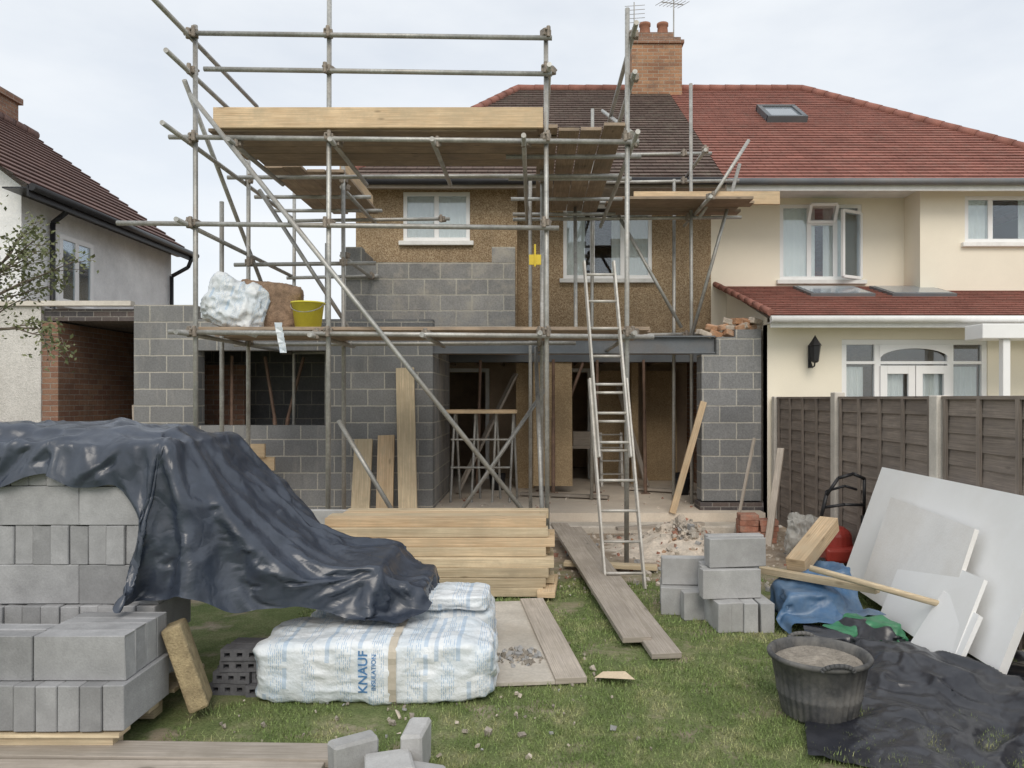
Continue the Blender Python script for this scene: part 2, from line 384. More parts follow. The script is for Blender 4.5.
def tag(ob, label, cat, group=None):
    ob['label'] = label; ob['category'] = cat
    if group: ob['group'] = group
    return ob
def thing(name, loc, label, cat, group=None):
    e = bpy.data.objects.new(name, None); COL.objects.link(e); e.empty_display_size = .2
    place(e, loc); return tag(e, label, cat, group)
def sub(name, loc, parent, label=None):
    e = bpy.data.objects.new(name, None); COL.objects.link(e); e.empty_display_size = .1
    place(e, loc, parent)
    if label: e['label'] = label
    return e

# ------------------------------------------------------------------ windows
def window(parent, u0, u1, z0, z1, y, bars, trans=(), axis='y', curtain=(1, 1), sill=True, name='window', fr=.06, drop=0., cdp=.095):
    def mp(a0, a1, d0, d1, c0, c1):
        if axis == 'y': return (a0, a1, y-d1, y-d0, c0, c1)
        return (y+d0, y+d1, a0, a1, c0, c1)
    w = sub(name, ((u0+u1)/2, y, z0) if axis == 'y' else (y, (u0+u1)/2, z0), parent)
    f = MB(); D0, D1 = -.06, .012
    f.box(*mp(u0, u1, D0, D1, z0, z0+fr)); f.box(*mp(u0, u1, D0, D1, z1-fr, z1))
    f.box(*mp(u0, u0+fr, D0, D1, z0+fr, z1-fr)); f.box(*mp(u1-fr, u1, D0, D1, z0+fr, z1-fr))
    bs = [u0+(u1-u0)*b for b in bars]
    for b in bs: f.box(*mp(b-fr*.6, b+fr*.6, D0, D1-.003, z0+fr, z1-fr))
    edges = [u0+fr*.5]+bs+[u1-fr*.5]
    for (i, zz) in trans:
        f.box(*mp(edges[i]+fr*.5, edges[i+1]-fr*.5, D0+.005, D1-.006, z0+(z1-z0)*zz-.02, z0+(z1-z0)*zz+.02))
    f.build('frame', 'upvc', w, bevel=.004)
    gd = .035 if cdp > .08 else .012
    g = MB(); g.box(*mp(u0+fr*.4, u1-fr*.4, -gd, -gd+.005, z0+fr*.4, z1-fr*.4)); g.build('glass_pane', 'glass', w)
    W = u1-u0
    def P(q, zz):
        uu = u0+W*q; k_ = cdp/.095; d = -cdp+k_*(.016*math.sin(q*W*60)+.008*math.sin(q*W*23+1))
        return (uu, y-d, zz) if axis == 'y' else (y+d, uu, zz)
    for (qa, qb) in ((0., curtain[0]*.5), (1-curtain[1]*.5, 1.)):
        if qb-qa < .01: continue
        cb = MB(); n = 40
        for i in range(n):
            a, b = qa+(qb-qa)*i/n, qa+(qb-qa)*(i+1)/n
            cb.face([P(a, z0+.03), P(b, z0+.03), P(b, z1-.03-drop), P(a, z1-.03-drop)])
        cb.build('curtain', 'curtain', w, smooth=True, merge=True)
    if sill:
        k = MB(); k.box(*mp(u0-.06, u1+.06, -.02, .09, z0-.07, z0-.003)); k.build('sill', 'whitewood', w, bevel=.006)
    return w

# ================================================================== GROUND
g = MB(); g.face([(-400, -50, 0), (400, -50, 0), (400, 900, 0), (-400, 900, 0)]); go = g.build('ground', 'ground')
go.location = (0, 0, 0)
for vv, p in zip(go.data.vertices, [(-400, -50, 0), (400, -50, 0), (400, 900, 0), (-400, 900, 0)]): vv.co = p
go['kind'] = 'structure'
sl = MB(); sl.box(-5.3, 3.02, 9.72, 16, -.1, .2); sl = sl.build('floor_slab', 'slab'); sl['kind'] = 'structure'
pb = MB(); pb.box(-5.37, 3.06, 9.35, 9.715, -.1, .09); pb = pb.build('concrete_footing', 'paleslab', bevel=.02); pb['kind'] = 'structure'

# ================================================================== HOUSE being renovated
H = thing('house_under_renovation', (0, 12, 0), 'pebbledashed semi-detached house with brown tiled roof behind scaffolding', 'house')
w = MB()
wA = (-2.02, -.99, 4.12, 4.88); wB = (.47, 1.9, 3.62, 4.82)
w.holes(-2.75, -.26, 2.5, 4.98, 11.5, 11.7, [wA])
w.holes(-.26, 2.85, 2.5, 4.98, 12, 12.2, [wB])
w.box(-.46, -.26, 11.7, 12, 2.5, 4.98)
w.box(-2.75, -2.55, 11.7, 20.5, .2, 4.98); w.box(-2.55, 2.85, 20.3, 20.5, 0, 4.98)
w.build('wall', 'pebble', H)
window(H, *wA, 11.52, (.5,), curtain=(.98, .98), cdp=.06)
window(H, *wB, 12.02, (.33, .67), curtain=(.5, .9), cdp=.06)
rf = MB(); ez = 4.95
rf.roof((-3.0, 11.1, ez), (2.85, 11.1, ez), (2.85, 16, 8.32), (-.35, 16, 8.32), .16)
rf.roof((-3.0, 20.9, ez), (-3.0, 11.1, ez), (-.35, 16, 8.32), (-.35, 16, 8.33), .16)
rf.roof((2.85, 20.9, ez), (-3.0, 20.9, ez), (-.35, 16, 8.32), (2.85, 16, 8.32), .16)
RF = rf.build('roof', 'browntile', H)
rt = MB()
def hipline(mb, a, b, r=.085, step=.33):
    a, b = Vector(a), Vector(b); n = int((b-a).length/step)
    for i in range(n): mb.tube(a.lerp(b, i/n), a.lerp(b, (i+1.08)/n), r*1.04, r*.94, n=12)
hipline(rt, (-3.0, 11.1, ez), (-.35, 16, 8.34)); hipline(rt, (-.35, 16, 8.34), (2.2, 16, 8.34))
rt.build('ridge_tiles', 'hip', RF, smooth=True)
gt = MB(); gt.box(-3.05, 2.85, 11.1, 11.13, ez-.12, ez-.03); gt.box(-3.05, 2.85, 11.13, 12, ez-.03, ez-.015)
gt.build('fascia', 'oldboard', H)
gu = MB(); gu.tube((-3.05, 11.05, ez-.03), (2.85, 11.05, ez-.03), .055, n=14); gu.build('gutter', 'black', H, smooth=True)
ch = MB(); ch.box(2.05, 3.1, 15.6, 16.4, 7.6, 9.12); CH = ch.build('chimney', 'orangebrick', RF)
cc = MB(); cc.box(2.01, 3.14, 15.56, 16.44, 9.122, 9.19); cc.box(2.07, 3.08, 15.62, 16.38, 9.192, 9.27); cc.box(2.2, 2.95, 15.72, 16.28, 9.272, 9.42); cc.build('chimney_crown', 'brick', CH)
for x in (2.38, 2.76):
    p = MB(); p.lathe([(.14, 0), (.12, .08), (.105, .24), (.125, .26), (.125, .31), (.09, .31)], (x, 16, 9.42), 20); p.build('chimney_pot', 'clay_pot', CH, smooth=True)
an = MB(); an.tube((3.0, 16, 9.2), (3.0, 16, 10.55), .015)
an.tube((2.7, 15.8, 10.1), (3.25, 16.2, 10.25), .01)
for i in range(7):
    q = Vector((2.7, 15.8, 10.1)).lerp(Vector((3.25, 16.2, 10.25)), i/6); an.tube(q+Vector((-.1, .14, 0)), q+Vector((.1, -.14, 0)), .006, n=6)
an.build('aerial', 'tube', CH)
an = MB(); an.tube((2.15, 16, 9.2), (2.15, 16, 10.2), .012)
for i in range(5): an.tube((1.95, 16, 9.75+i*.09), (2.38, 16, 9.78+i*.09), .006, n=6)
an.build('aerial', 'tube', CH)
# inside of ground floor
it = MB()
it.box(-2.55, 2.85, 12.2, 16, 2.5, 2.55)
it.build('ceiling', 'plaster', H)
bw = MB(); bw.holes(-2.55, 2.85, .2, 2.5, 13.9, 14.05, [(.15, 1.0, .2, 2.2), (-1.6, -.9, .2, 2.2)]); bw.build('partition_wall', 'plaster', H)
bw = MB(); bw.box(-2.55, 2.85, 16.2, 16.3, .2, 2.5); bw.build('far_wall', 'plaster', H)
bm_ = MB(); bm_.box(-.3, .0, 12.4, 13.9, .2, 2.28); bm_.build('stud_wall', 'osb', H)
bm_ = MB(); bm_.box(1.7, 1.82, 13.0, 13.9, .2, 2.5); bm_.build('stud_wall', 'osb', H)
for x0, x1, y_ in ((-1.62, -.88, 13.87), (.13, 1.02, 13.87)):
    dr = MB()
    dr.box(x0-.05, x0+.02, y_-.04, y_+.02, .2, 2.25); dr.box(x1-.02, x1+.05, y_-.04, y_+.02, .2, 2.25); dr.box(x0+.02, x1-.02, y_-.04, y_+.02, 2.18, 2.25)
    dr.build('door_lining', 'whitewood', H)
pw = MB(); pw.box(2.85, 3.02, 10.3, 20.5, .2, 2.5); pw.build('party_wall', 'brick', H)
for i in range(12):
    jo = MB(); jo.box(-2.4+i*.45, -2.35+i*.45, 12.2, 16.1, 2.3, 2.498, 0, True)
    jo.build('ceiling_joist', 'deckboard', H)
bs_ = MB(); bs_.box(-2.75, 2.85, 11.95, 12.2, 2.28, 2.497); bs_.build('steel_beam', 'steel', H)

# ================================================================== EXTENSION
E = thing('block_extension', (-1, 10, .2), 'unfinished grey concrete block rear extension with open front', 'extension')
e = MB()
e.holes(-5.37, -1.36, .06, 2.76, 10, 10.2, [(-4.51, -2.78, 1.33, 2.34)])
e.box(-5.37, -4.56, 10, 10.2, 2.76, 2.95); e.box(-5.37, -5.17, 10.2, 16, .06, 2.95)
e.build('front_wall', 'block', E)
e = MB(); e.box(-5.17, -1.57, 10.2, 12, 2.62, 2.7); e.build('added_shade_deck', 'deckboard', E)  # board cover added above the left room to darken it, hidden by the platform
pr = MB(); pr.box(2.25, 3.05, 10, 10.3, .32, 2.29); pr.box(2.45, 3.05, 10, 10.3, 2.29, 2.52); pr.box(2.7, 3.05, 10, 10.3, 2.52, 2.62); pr.build('pier', 'block', E)
dpc = MB(); dpc.box(2.22, 3.07, 9.96, 10.32, .02, .3); dpc.build('engineering_brick_base', 'darkbrick', E)
bm2 = MB()
bm2.box(-1.6, 2.44, 10.02, 10.16, 2.30, 2.32); bm2.box(-1.6, 2.44, 10.085, 10.1, 2.32, 2.52); bm2.box(-1.6, 2.44, 10.02, 10.16, 2.52, 2.54)
bm2.build('steel_beam', 'steel', E)
iw = MB(); iw.box(-5.17, -2.76, 12.0, 12.2, .2, 2.6); iw.build('inner_wall', 'block', E)
iw = MB(); iw.box(-1.56, -1.36, 10.2, 12, .2, 2.5); iw.build('inner_wall', 'block2', E)
iw = MB(); iw.box(-5.1, -4.35, 11.2, 11.3, .2, 2.2); iw.build('old_brick_wall', 'brick', E)
up = MB()
up.box(-2.68, -.27, 10.6, 10.8, 2.55, 3.63); up.box(-2.68, -2.45, 10.6, 10.8, 3.63, 3.85); up.box(-.6, -.27, 10.6, 10.8, 3.63, 3.85)
up.box(-2.68, -2.48, 10.8, 11.5, 2.75, 3.85)
up.build('upper_wall', 'block2', E)
ub = MB(); ub.box(-2.75, 2.3, 10.58, 10.82, 2.33, 2.547); ub.build('timber_lintel', 'deckboard', E)
for i in range(13):
    st = MB(); zz_ = 2.57 if i < 4 else (2.66 if i < 9 else 2.74)
    xx_ = (2.30+.17*i) if i < 4 else ((2.42+.13*(i-4)) if i < 9 else (2.66+.11*(i-9)))
    if i < 4 and xx_ > 2.68: zz_ = 2.66
    st.obox(Matrix.Translation((xx_, 10.12+R(-.04, .06), zz_)) @ Euler((R(-.3, .3), R(-.35, .35), R(-.7, .7))).to_matrix().to_4x4(), R(.14, .22), .11, R(.06, .085))
    k = st.build('broken_brick', 'orangerubble' if i % 3 else 'rubble', bevel=.01); tag(k, 'broken orange brick on top of the block pier', 'brick', 'broken bricks on the pier')

# ================================================================== NEIGHBOUR
Q = thing('neighbouring_house', (6, 12, 0), 'cream rendered semi-detached house with red tiled roof', 'house')
w = MB(); w1 = (3.96, 5.28, 3.6, 4.82); w2 = (6.65, 7.8, 4.1, 4.82)
w.holes(2.85, 5.96, 0, 4.98, 12.003, 12.2, [w1]); w.holes(5.96, 9.0, 0, 4.98, 11.5, 11.7, [w2]); w.box(5.96, 6.16, 11.7, 12.003, 0, 4.98)
w.box(8.8, 9.0, 11.7, 20.5, 0, 4.98); w.box(3.03, 8.8, 20.3, 20.5, 0, 4.98)
fl = (4.09, 6.03, .1, 2.48)
w.holes(3.1, 9.0, 0, 2.68, 9.9, 10.08, [fl]); 
w.build('wall', 'cream', Q)
sd = MB()
sd.face([(3.1, 9.9, 0), (3.1, 12.0, 0), (3.1, 12.0, 3.42), (3.1, 9.9, 2.76)]); sd.face([(3.2, 10.08, 0), (3.2, 12.0, 0), (3.2, 12.0, 3.42), (3.2, 10.08, 2.76)])
sd.face([(3.1, 9.9, 2.76), (3.1, 12, 3.42), (3.2, 12, 3.42), (3.2, 9.9, 2.76)])
sd.build('side_wall', 'cream', Q)
window(Q, *w1, 12.02, (.36, .68), [(1, .74)], curtain=(.9, .9), cdp=.06)
window(Q, *w2, 11.52, (.35,), curtain=(.85, .5), cdp=.06)
for cxx, czz, ww, hh, rx, rz in ((4.62, 4.66, .42, .28, .5, 0), (5.07, 4.15, .42, 1.04, 0, .5)):
    of = MB()
    B = Matrix.Translation((cxx, 11.92 if rx else 11.89, czz)) @ (Matrix.Rotation(rx, 4, 'X') if rx else Matrix.Rotation(rz, 4, 'Z'))
    for dx, dz, sx, sz in ((-ww/2, 0, .045, hh), (ww/2, 0, .045, hh), (0, -hh/2, ww, .045), (0, hh/2, ww, .045)):
        of.obox(B @ Matrix.Translation((dx, -.006 if dx else 0, dz)), sx, .045, sz)
    of = of.build('open_casement', 'upvc', Q)
    ow = MB(); ow.obox(B, ww-.02, .012, hh-.02); ow.build('glass_pane', 'glass', of)
r = MB()
r.roof((2.855, 11.1, ez), (9.1, 11.1, ez), (5.75, 16, 8.32), (2.855, 16, 8.32), .15, lift=.018)
r.roof((9.1, 11.1, ez), (9.1, 20.9, ez), (5.75, 16, 8.33), (5.75, 16, 8.32), .15, lift=.018)
r.roof((9.1, 20.9, ez), (2.855, 20.9, ez), (2.855, 16, 8.32), (5.75, 16, 8.32), .15, lift=.018)
RQ = r.build('roof', 'redtile', Q)
rt = MB(); hipline(rt, (9.1, 11.1, ez), (5.75, 16, 8.34)); hipline(rt, (3.1, 16, 8.34), (5.75, 16, 8.34)); rt.build('ridge_tiles', 'hip', RQ, smooth=True)
sn = Vector((0, -3.37, 4.9)).normalized(); upv = Vector((0, 4.9, 3.37)).normalized()
def onroof(x, tt, off): 
    p = Vector((x, 11.1, ez)).lerp(Vector((x, 16, 8.32)), tt); return p+sn*off
rl = MB(); c0 = onroof(4.68, .62, .05); Mx = Matrix((Vector((1, 0, 0)), upv, sn)).transposed().to_4x4(); Mx.translation = c0
for dx, dy, sx, sy in ((-.33, 0, .08, .8), (.33, 0, .08, .8), (0, -.4, .74, .08), (0, .4, .74, .08)): rl.obox(Mx @ Matrix.Translation((dx, dy, .01)), sx, sy, .12)
SKL = rl.build('roof_window', 'steel', RQ)
gl = MB(); gl.obox(Mx @ Matrix.Translation((0, 0, .03)), .58, .72, .02, 0); gl.build('glass_pane', 'lightglass', SKL)
gt = MB(); gt.box(2.87, 9.15, 11.1, 11.13, ez-.16, ez-.03); gt.box(2.87, 9.15, 11.13, 12, ez-.03, ez-.015); gt.build('fascia', 'whitewood', Q)
gu = MB(); gu.tube((2.87, 11.04, ez-.04), (9.15, 11.04, ez-.04), .05, n=14); gu.build('gutter', 'steel', Q, smooth=True)
lr = MB(); lr.roof((3.02, 9.5, 2.76), (9.1, 9.5, 2.76), (9.1, 12.0, 3.5), (2.92, 12.0, 3.5), .15, lift=.018); LR = lr.build('lean_to_roof', 'redtile', Q)
vt = MB(); hipline(vt, (3.02, 9.5, 2.79), (2.92, 12, 3.53), .045, .3); vt.build('verge_tiles', 'hip', LR, smooth=True)
nn = Vector((0, -.74, 2.5)).normalized(); uu = Vector((0, 2.5, .74)).normalized()
for x in (4.55, 5.75):
    B = Matrix((Vector((1, 0, 0)), uu, nn)).transposed().to_4x4(); B.translation = Vector((x, 11.35, 3.308))+nn*.02
    k = MB(); k.obox(B, .95, .8, .05); k = k.build('roof_window', 'steel', LR)
    k2 = MB(); k2.obox(B @ Matrix.Translation((0, 0, .028)), .85, .7, .01); k2.build('glass_pane', 'lightglass', k)
fa = MB(); fa.box(3.02, 9.1, 9.5, 9.53, 2.6, 2.74); fa.box(3.1, 9.0, 9.53, 9.9, 2.685, 2.7); fa.build('fascia', 'whitewood', Q)
gu = MB(); gu.tube((3.0, 9.44, 2.7), (9.1, 9.44, 2.7), .045, n=14); gu.build('gutter', 'whitewood', Q, smooth=True)
D = sub('french_doors', (5.06, 9.9, .1), Q)
window(D, fl[0], fl[1], fl[2], fl[3], 9.93, (.25, .75), [(0, .87), (1, .87), (2, .87)], curtain=(0.0, 0.0), sill=False, name='glazed_screen', fr=.07)
for i in range(2):
    x = 4.6+.47*i
    k = MB()
    for a, b_, c_, d_ in ((x, x+.09, .15, 2.13), (x+.37, x+.46, .15, 2.13), (x+.09, x+.37, 2.02, 2.13), (x+.09, x+.37, .15, .5)):
        k.box(a, b_, 9.885, 9.93, c_, d_)
    dd = k.build('door', 'upvc', D, bevel=.004)
for x0_, x1_ in ((4.16, 4.42), (4.6, 4.95), (5.14, 5.5), (5.62, 5.95)):
    cu = MB(); n = 24
    for i in range(n):
        a = x0_+(x1_-x0_)*i/n; b_ = x0_+(x1_-x0_)*(i+1)/n; fa_ = lambda x: 10.0+.015*math.sin(x*90)
        cu.face([(a, fa_(a), .2), (b_, fa_(b_), .2), (b_, fa_(b_), 2.12), (a, fa_(a), 2.12)])
    cu.build('curtain', 'curtain', D, merge=True, smooth=True)
# arched head spandrels over the doors
ah = MB(); n = 18
for i in range(n):
    a0, a1 = 4.60+.93*i/n, 4.60+.93*(i+1)/n
    fz = lambda x: 2.21+.15*math.sqrt(max(0, 1-((x-5.065)/.47)**2))
    ah.face([(a0, 9.912, fz(a0)), (a1, 9.912, fz(a1)), (a1, 9.912, 2.41), (a0, 9.912, 2.41)])
ah.build('arched_head', 'upvc', D)
ib = MB(); ib.box(3.3, 8.8, 11.2, 11.25, 0, 2.6); ib.build('interior_wall', 'plaster', Q)
cp = MB(); cp.box(5.42, 9.0, 9.0, 9.38, 2.42, 2.6); cp.build('canopy', 'upvc', Q, bevel=.01)
cp = MB(); cp.box(5.70, 5.79, 9.05, 9.14, 0, 2.418); cp.build('canopy_post', 'upvc', Q, bevel=.008)
L = thing('wall_lantern', (3.66, 9.8, 2.1), 'black wrought iron lantern on cream wall', 'lantern')
l = MB(); l.box(3.64, 3.68, 9.88, 9.9, 2.1, 2.4); l.path([(3.66, 9.88, 2.2), (3.66, 9.8, 2.1), (3.66, 9.72, 2.12), (3.66, 9.7, 2.2)], .01)
l.build('bracket', 'black', L)
l = MB(); l.lathe([(.03, 0), (.05, .02), (.075, .22), (.09, .225), (.05, .28), (.012, .34), (.0, .36)], (3.66, 9.7, 2.16), 6); l.build('lantern_body', 'black', L)

# ================================================================== LEFT HOUSE
Lh = thing('white_house', (-9, 13, 0), 'white roughcast house with brown tiled gable roof', 'house')
w = MB(); 
def sidewall(mb, x0, x1, y0, y1, z0, z1, hs):
    ys = sorted({y0, y1, *[h[0] for h in hs], *[h[1] for h in hs]}); zs = sorted({z0, z1, *[h[2] for h in hs], *[h[3] for h in hs]})
    for a, b in zip(ys, ys[1:]):
        for c, d in zip(zs, zs[1:]):
            if any(h[0] < (a+b)/2 < h[1] and h[2] < (c+d)/2 < h[3] for h in hs): continue
            mb.box(x0, x1, a, b, c, d)
hl = [(11.75, 12.65, 3.2, 4.3)]
sidewall(w, -7.7, -7.5, 10.9, 15.4, 0, 4.8, hl)
w.holes(-13.5, -7.7, 0, 4.8, 10.9, 11.1, [(-8.6, -7.85, 3.3, 4.4)]); w.box(-13.5, -7.7, 15.2, 15.4, 0, 4.8)
w.face([(-7.5, 15.4, 4.8), (-13.5, 15.4, 4.8), (-10.5, 15.4, 7.1)]); w.face([(-7.5, 10.9, 4.8), (-13.5, 10.9, 4.8), (-10.5, 10.9, 7.1)])
w.build('wall', 'whitepebble', Lh)
window(Lh, hl[0][0], hl[0][1], hl[0][2], hl[0][3], -7.485, (.5,), axis='x', curtain=(1, 1), fr=.08, cdp=.03)
window(Lh, -8.6, -7.85, 3.3, 4.4, 10.92, (.5,), curtain=(.9, .9), cdp=.05)
r = MB(); r.roof((-7.15, 10.5, 4.7), (-7.15, 15.65, 4.7), (-10.5, 15.65, 7.2), (-10.5, 10.5, 7.2), .25, lift=.03)
r.roof((-13.85, 15.65, 4.7), (-13.85, 10.5, 4.7), (-10.5, 10.5, 7.2), (-10.5, 15.65, 7.2), .25, lift=.03)
RL = r.build('roof', 'browntile2', Lh)
v_ = MB(); hipline(v_, (-10.5, 10.5, 7.22), (-10.5, 15.65, 7.22), .11); v_.build('ridge_tiles', 'browntile2', RL, smooth=True)
k = MB(); k.box(-11.2, -10.45, 14.2, 15.1, 6.4, 7.65); k.box(-11.26, -10.39, 14.14, 15.16, 7.65, 7.77); k.build('chimney', 'brick', RL)
k = MB(); k.box(-7.15, -7.12, 10.5, 15.65, 4.55, 4.7); k.box(-7.5, -7.15, 10.5, 15.65, 4.66, 4.68); k.build('fascia', 'black', Lh)
k = MB(); k.tube((-7.08, 10.5, 4.68), (-7.08, 15.65, 4.68), .055); k.path([(-7.1, 15.5, 4.66), (-7.15, 15.4, 4.4), (-7.44, 15.3, 4.2), (-7.44, 15.3, 0)], .04); k.build('gutter', 'black', Lh, smooth=True)
k = MB(); k.path([(-7.1, 11.5, 4.66), (-7.3, 11.5, 4.5), (-7.43, 11.5, 4.4), (-7.43, 11.5, 0)], .04); k.build('drainpipe', 'black', Lh, smooth=True)
G = thing('garden_outbuilding', (-6.5, 10, 0), 'brick passage with rendered end wall and concrete coping', 'outbuilding')
k = MB(); k.box(-8.6, -6.62, 10, 10.3, 0, 2.93); k.build('rendered_wall', 'greyroughcast', G)
k = MB(); k.box(-6.62, -6.4, 10.02, 13.8, 0, 2.72); k.box(-6.4, -5.4, 13.6, 13.8, 0, 2.72); k.build('brick_wall', 'brick', G)
k = MB(); k.box(-6.6, -5.39, 10.05, 13.8, 2.74, 2.9); k.build('flat_roof', 'darkbrick', G)
k = MB(); k.box(-8.6, -5.39, 9.95, 10.06, 2.935, 3.0); k.build('coping', 'greypost', G)
k = MB(); k.plank((-5.6, 10.6, .0), (-5.5, 10.3, 1.6), .1, .04)
k = k.build('leaning_board', 'oldboard'); tag(k, 'old board leaning inside the brick passage', 'board')
k = MB(); k.plank((-6.3, 12, 0), (-6.33, 12.1, 1.2), .5, .03, roll=1.57)
k = k.build('leaning_board', 'oldboard'); tag(k, 'wide old board leaning on the passage wall', 'board')

# ================================================================== FENCE
F = thing('garden_fence', (3.2, 7, 0), 'weathered brown lap panel fence with concrete posts', 'fence')
posts = [9.8, 7.84, 5.87, 3.9, 1.95]
for i, y in enumerate(posts):
    k = MB(); k.box(3.14, 3.25, y-.06, y+.06, 0, 1.76 if i % 2 else 1.72); k.build('post', 'greypost', F, bevel=.01)
for a, b in zip(posts, posts[1:]):
    k = MB(); n = 13
    for i in range(n):
        z = .06+i*.125
        k.obox(Matrix.Translation((3.2+.004*(i % 2), (a+b)/2, z+.07)) @ Matrix.Rotation(.10, 4, 'Y') @ Matrix.Rotation(R(-.006, .006), 4, 'X'), .012, a-b-.13, .145+R(-.01, .01), 0, True)
    for f_ in (.02, .26, .5, .74, .98):
        y = b+.08+(a-b-.16)*f_
        k.box(3.168, 3.188, y-.02, y+.02, .05, 1.69, 0, True)
    k.box(3.17, 3.23, b+.07, a-.07, 1.69, 1.715, 0, True)
    k.build('panel', 'fencewood', F)

# ================================================================== SCAFFOLDING
SC = thing('scaffolding', (-1, 8.5, 0), 'galvanised tube scaffolding with board platforms around the extension', 'scaffolding')
def T(name, p1, p2, r=.0245, m='tube'):
    k = MB(); k.tube(p1, p2, r, n=12); return k.build(name, m, SC, smooth=True)
stds = [(-3.41, 7.5, 5.45), (-2.06, 7.5, 5.8), (.12, 7.5, 5.42), (.94, 7.5, 5.62),
        (-3.5, 8.35, 3.9), (-3.41, 8.9, 4.9), (-2.28, 8.9, 4.75), (.1, 8.9, 4.8), (-3.41, 10.6, 4.9), (-2.95, 10.6, 3.9),
        (.86, 10.95, 5.95), (2.22, 10.55, 6.15), (-.05, 9.9, 4.6), (2.05, 10.9, 4.9)]
for i, (x, y, z) in enumerate(stds):
    T('standard', (x+R(-.02, .02), y, .02 if y < 9.7 else .2), (x, y, z))
cpl = []
FR = 7.45
for z, x0, x1 in ((5.33, -3.5, .18), (4.97, -3.3, .18), (4.29, -3.65, 1.05), (3.43, -4.17, .25), (2.34, -3.65, 1.2)):
    T('ledger', (x0, FR, z+.02), (x1, FR, z-.03))
    for s_ in stds[:4]:
        if x0 < s_[0] < x1: cpl.append((s_[0], FR+.02, z))
for z, x0, x1 in ((4.29, -3.6, 1.0), (2.34, -3.6, .5), (3.3, -3.6, -1.9)):
    T('ledger', (x0, 8.75 if z > 4 else 8.95, z), (x1, 8.75 if z > 4 else 8.95, z+.02))
    for s_ in stds[5:8]:
        if x0 < s_[0] < x1: cpl.append((s_[0], 8.93, z))
for z, x0, x1, y in ((4.22, -3.5, -1.2, 10.6), (4.24, -.3, 2.95, 10.6), (4.85, .7, 3.0, 10.9), (5.25, .75, 2.6, 10.9), (4.45, .6, 3.1, 10.5), (2.6, .7, 2.4, 10.8), (3.4, -3.5, -2.2, 10.55), (2.34, -3.6, -1.5, 10.6)):
    T('ledger', (x0, y, z), (x1, y, z+.03))
    cpl.append((min(x1-.1, 2.2), y, z))
for x, z, y0, y1 in ((-3.46, 5.33, 6.75, 9.3), (-3.46, 4.97, 7.0, 9.4), (-3.47, 4.27, 6.95, 10.8), (-3.46, 3.43, 7.2, 10.8), (-3.46, 2.34, 7.2, 10.8),
                     (-2.0, 4.24, 7.3, 8.9), (-1.0, 4.24, 7.3, 8.9), (-3.0, 4.24, 7.3, 8.9), (-.1, 4.24, 7.2, 11.1), (.15, 4.97, 7.3, 10.9), (.99, 5.33, 7.2, 11.1), (.99, 4.9, 7.3, 11.0),
                     (.99, 4.24, 7.1, 11.1), (.06, 2.34, 7.3, 10.9), (.99, 2.34, 7.3, 10.9), (-2.2, 2.32, 7.3, 9.1), (-1.1, 2.32, 7.3, 9.1), (-2.3, 4.22, 8.9, 10.9), (-2.3, 3.4, 8.9, 10.9), (2.28, 4.3, 9.6, 11.3), (2.28, 5.0, 9.9, 11.3)):
    T('transom', (x, y0, z), (x, y1, z+.01)); cpl.append((x+.02, max(y0+.1, 7.5), z))
for y in (8.0, 8.8, 9.7, 10.5): T('transom', (-.3, y, 4.29), (1.15, y, 4.29), .024)
for y in (9.6, 10.3): T('transom', (-3.6, y, 4.29), (-2.1, y, 4.29))
T('diagonal_brace', (-3.42, 7.40, 4.72), (.02, 7.40, .42))
T('diagonal_brace', (-1.04, 8.98, .1), (.13, 8.98, 1.8))
T('diagonal_brace', (-2.1, 8.0, 1.46), (-1.35, 8.0, .2))
T('diagonal_brace', (-3.52, 7.5, 4.9), (-3.52, 10.6, 2.4))
T('diagonal_brace', (1.0, 7.6, 4.4), (1.0, 10.9, 5.9))
T('diagonal_brace', (.5, 8.9, 2.4), (.6, 10.9, 4.7))
T('diagonal_brace', (2.2, 10.5, 2.5), (2.9, 10.5, 5.0))
T('diagonal_brace', (1.2, 10.6, 4.3), (2.1, 10.6, 2.7))
T('diagonal_brace', (.1, 7.56, .1), (.02, 8.9, 2.3))
T('diagonal_brace', (-3.3, 8.95, 4.2), (-2.2, 8.95, 2.5))
T('diagonal_brace', (2.3, 10.4, 4.2), (3.0, 10.4, 5.3))
cm = MB(); cm.box(-.045, .045, -.04, .04, -.035, .035); cm.tube((-.03, -.06, .02), (.04, .06, .02), .014, n=6); cm.box(-.02, .02, -.065, -.04, -.05, .05); cm.tube((.0, -.05, -.055), (.0, -.05, .055), .022, n=8)
cob = cm.build('coupler', 'coupler', SC, bevel=.008)
for i, p in enumerate(cpl):
    c_ = cob if i == 0 else cob.copy()
    if i: COL.objects.link(c_)
    WL[c_.name] = Vector(p); c_.parent = SC; c_.location = Vector(p)-WL[SC.name]-Vector((0, 0, .03)); c_.rotation_euler = (0, 0, R(-.6, .6))
for (x, y) in [(s_[0], s_[1]) for s_ in stds[:4]]:
    k = MB(); k.box(x-.08, x+.08, y-.08, y+.08, .0, .012); k.build('base_plate', 'coupler', SC)
def deck(x0, x1, y0, y1, z, along='x', w=.225, lab='platform', over=.12, m='deckboard'):
    k = MB()
    if along == 'x':
        n = round((y1-y0)/w)
        for i in range(n):
            yy = y0+(i+.5)*w; k.box(x0+R(-over, over), x1+R(-over, over), yy-w/2+.006, yy+w/2-.006, z+R(0, .006), z+.038, 0, True)
    else:
        n = round((x1-x0)/w)
        for i in range(n):
            xx = x0+(i+.5)*w; k.box(xx-w/2+.006, xx+w/2-.006, y0+R(-over, over), y1+R(-over, over), z+R(0, .006), z+.038, 0, True)
    return k.build(lab, m, SC, bevel=.004)
deck(-3.2, .15, 7.47, 8.6, 4.37)
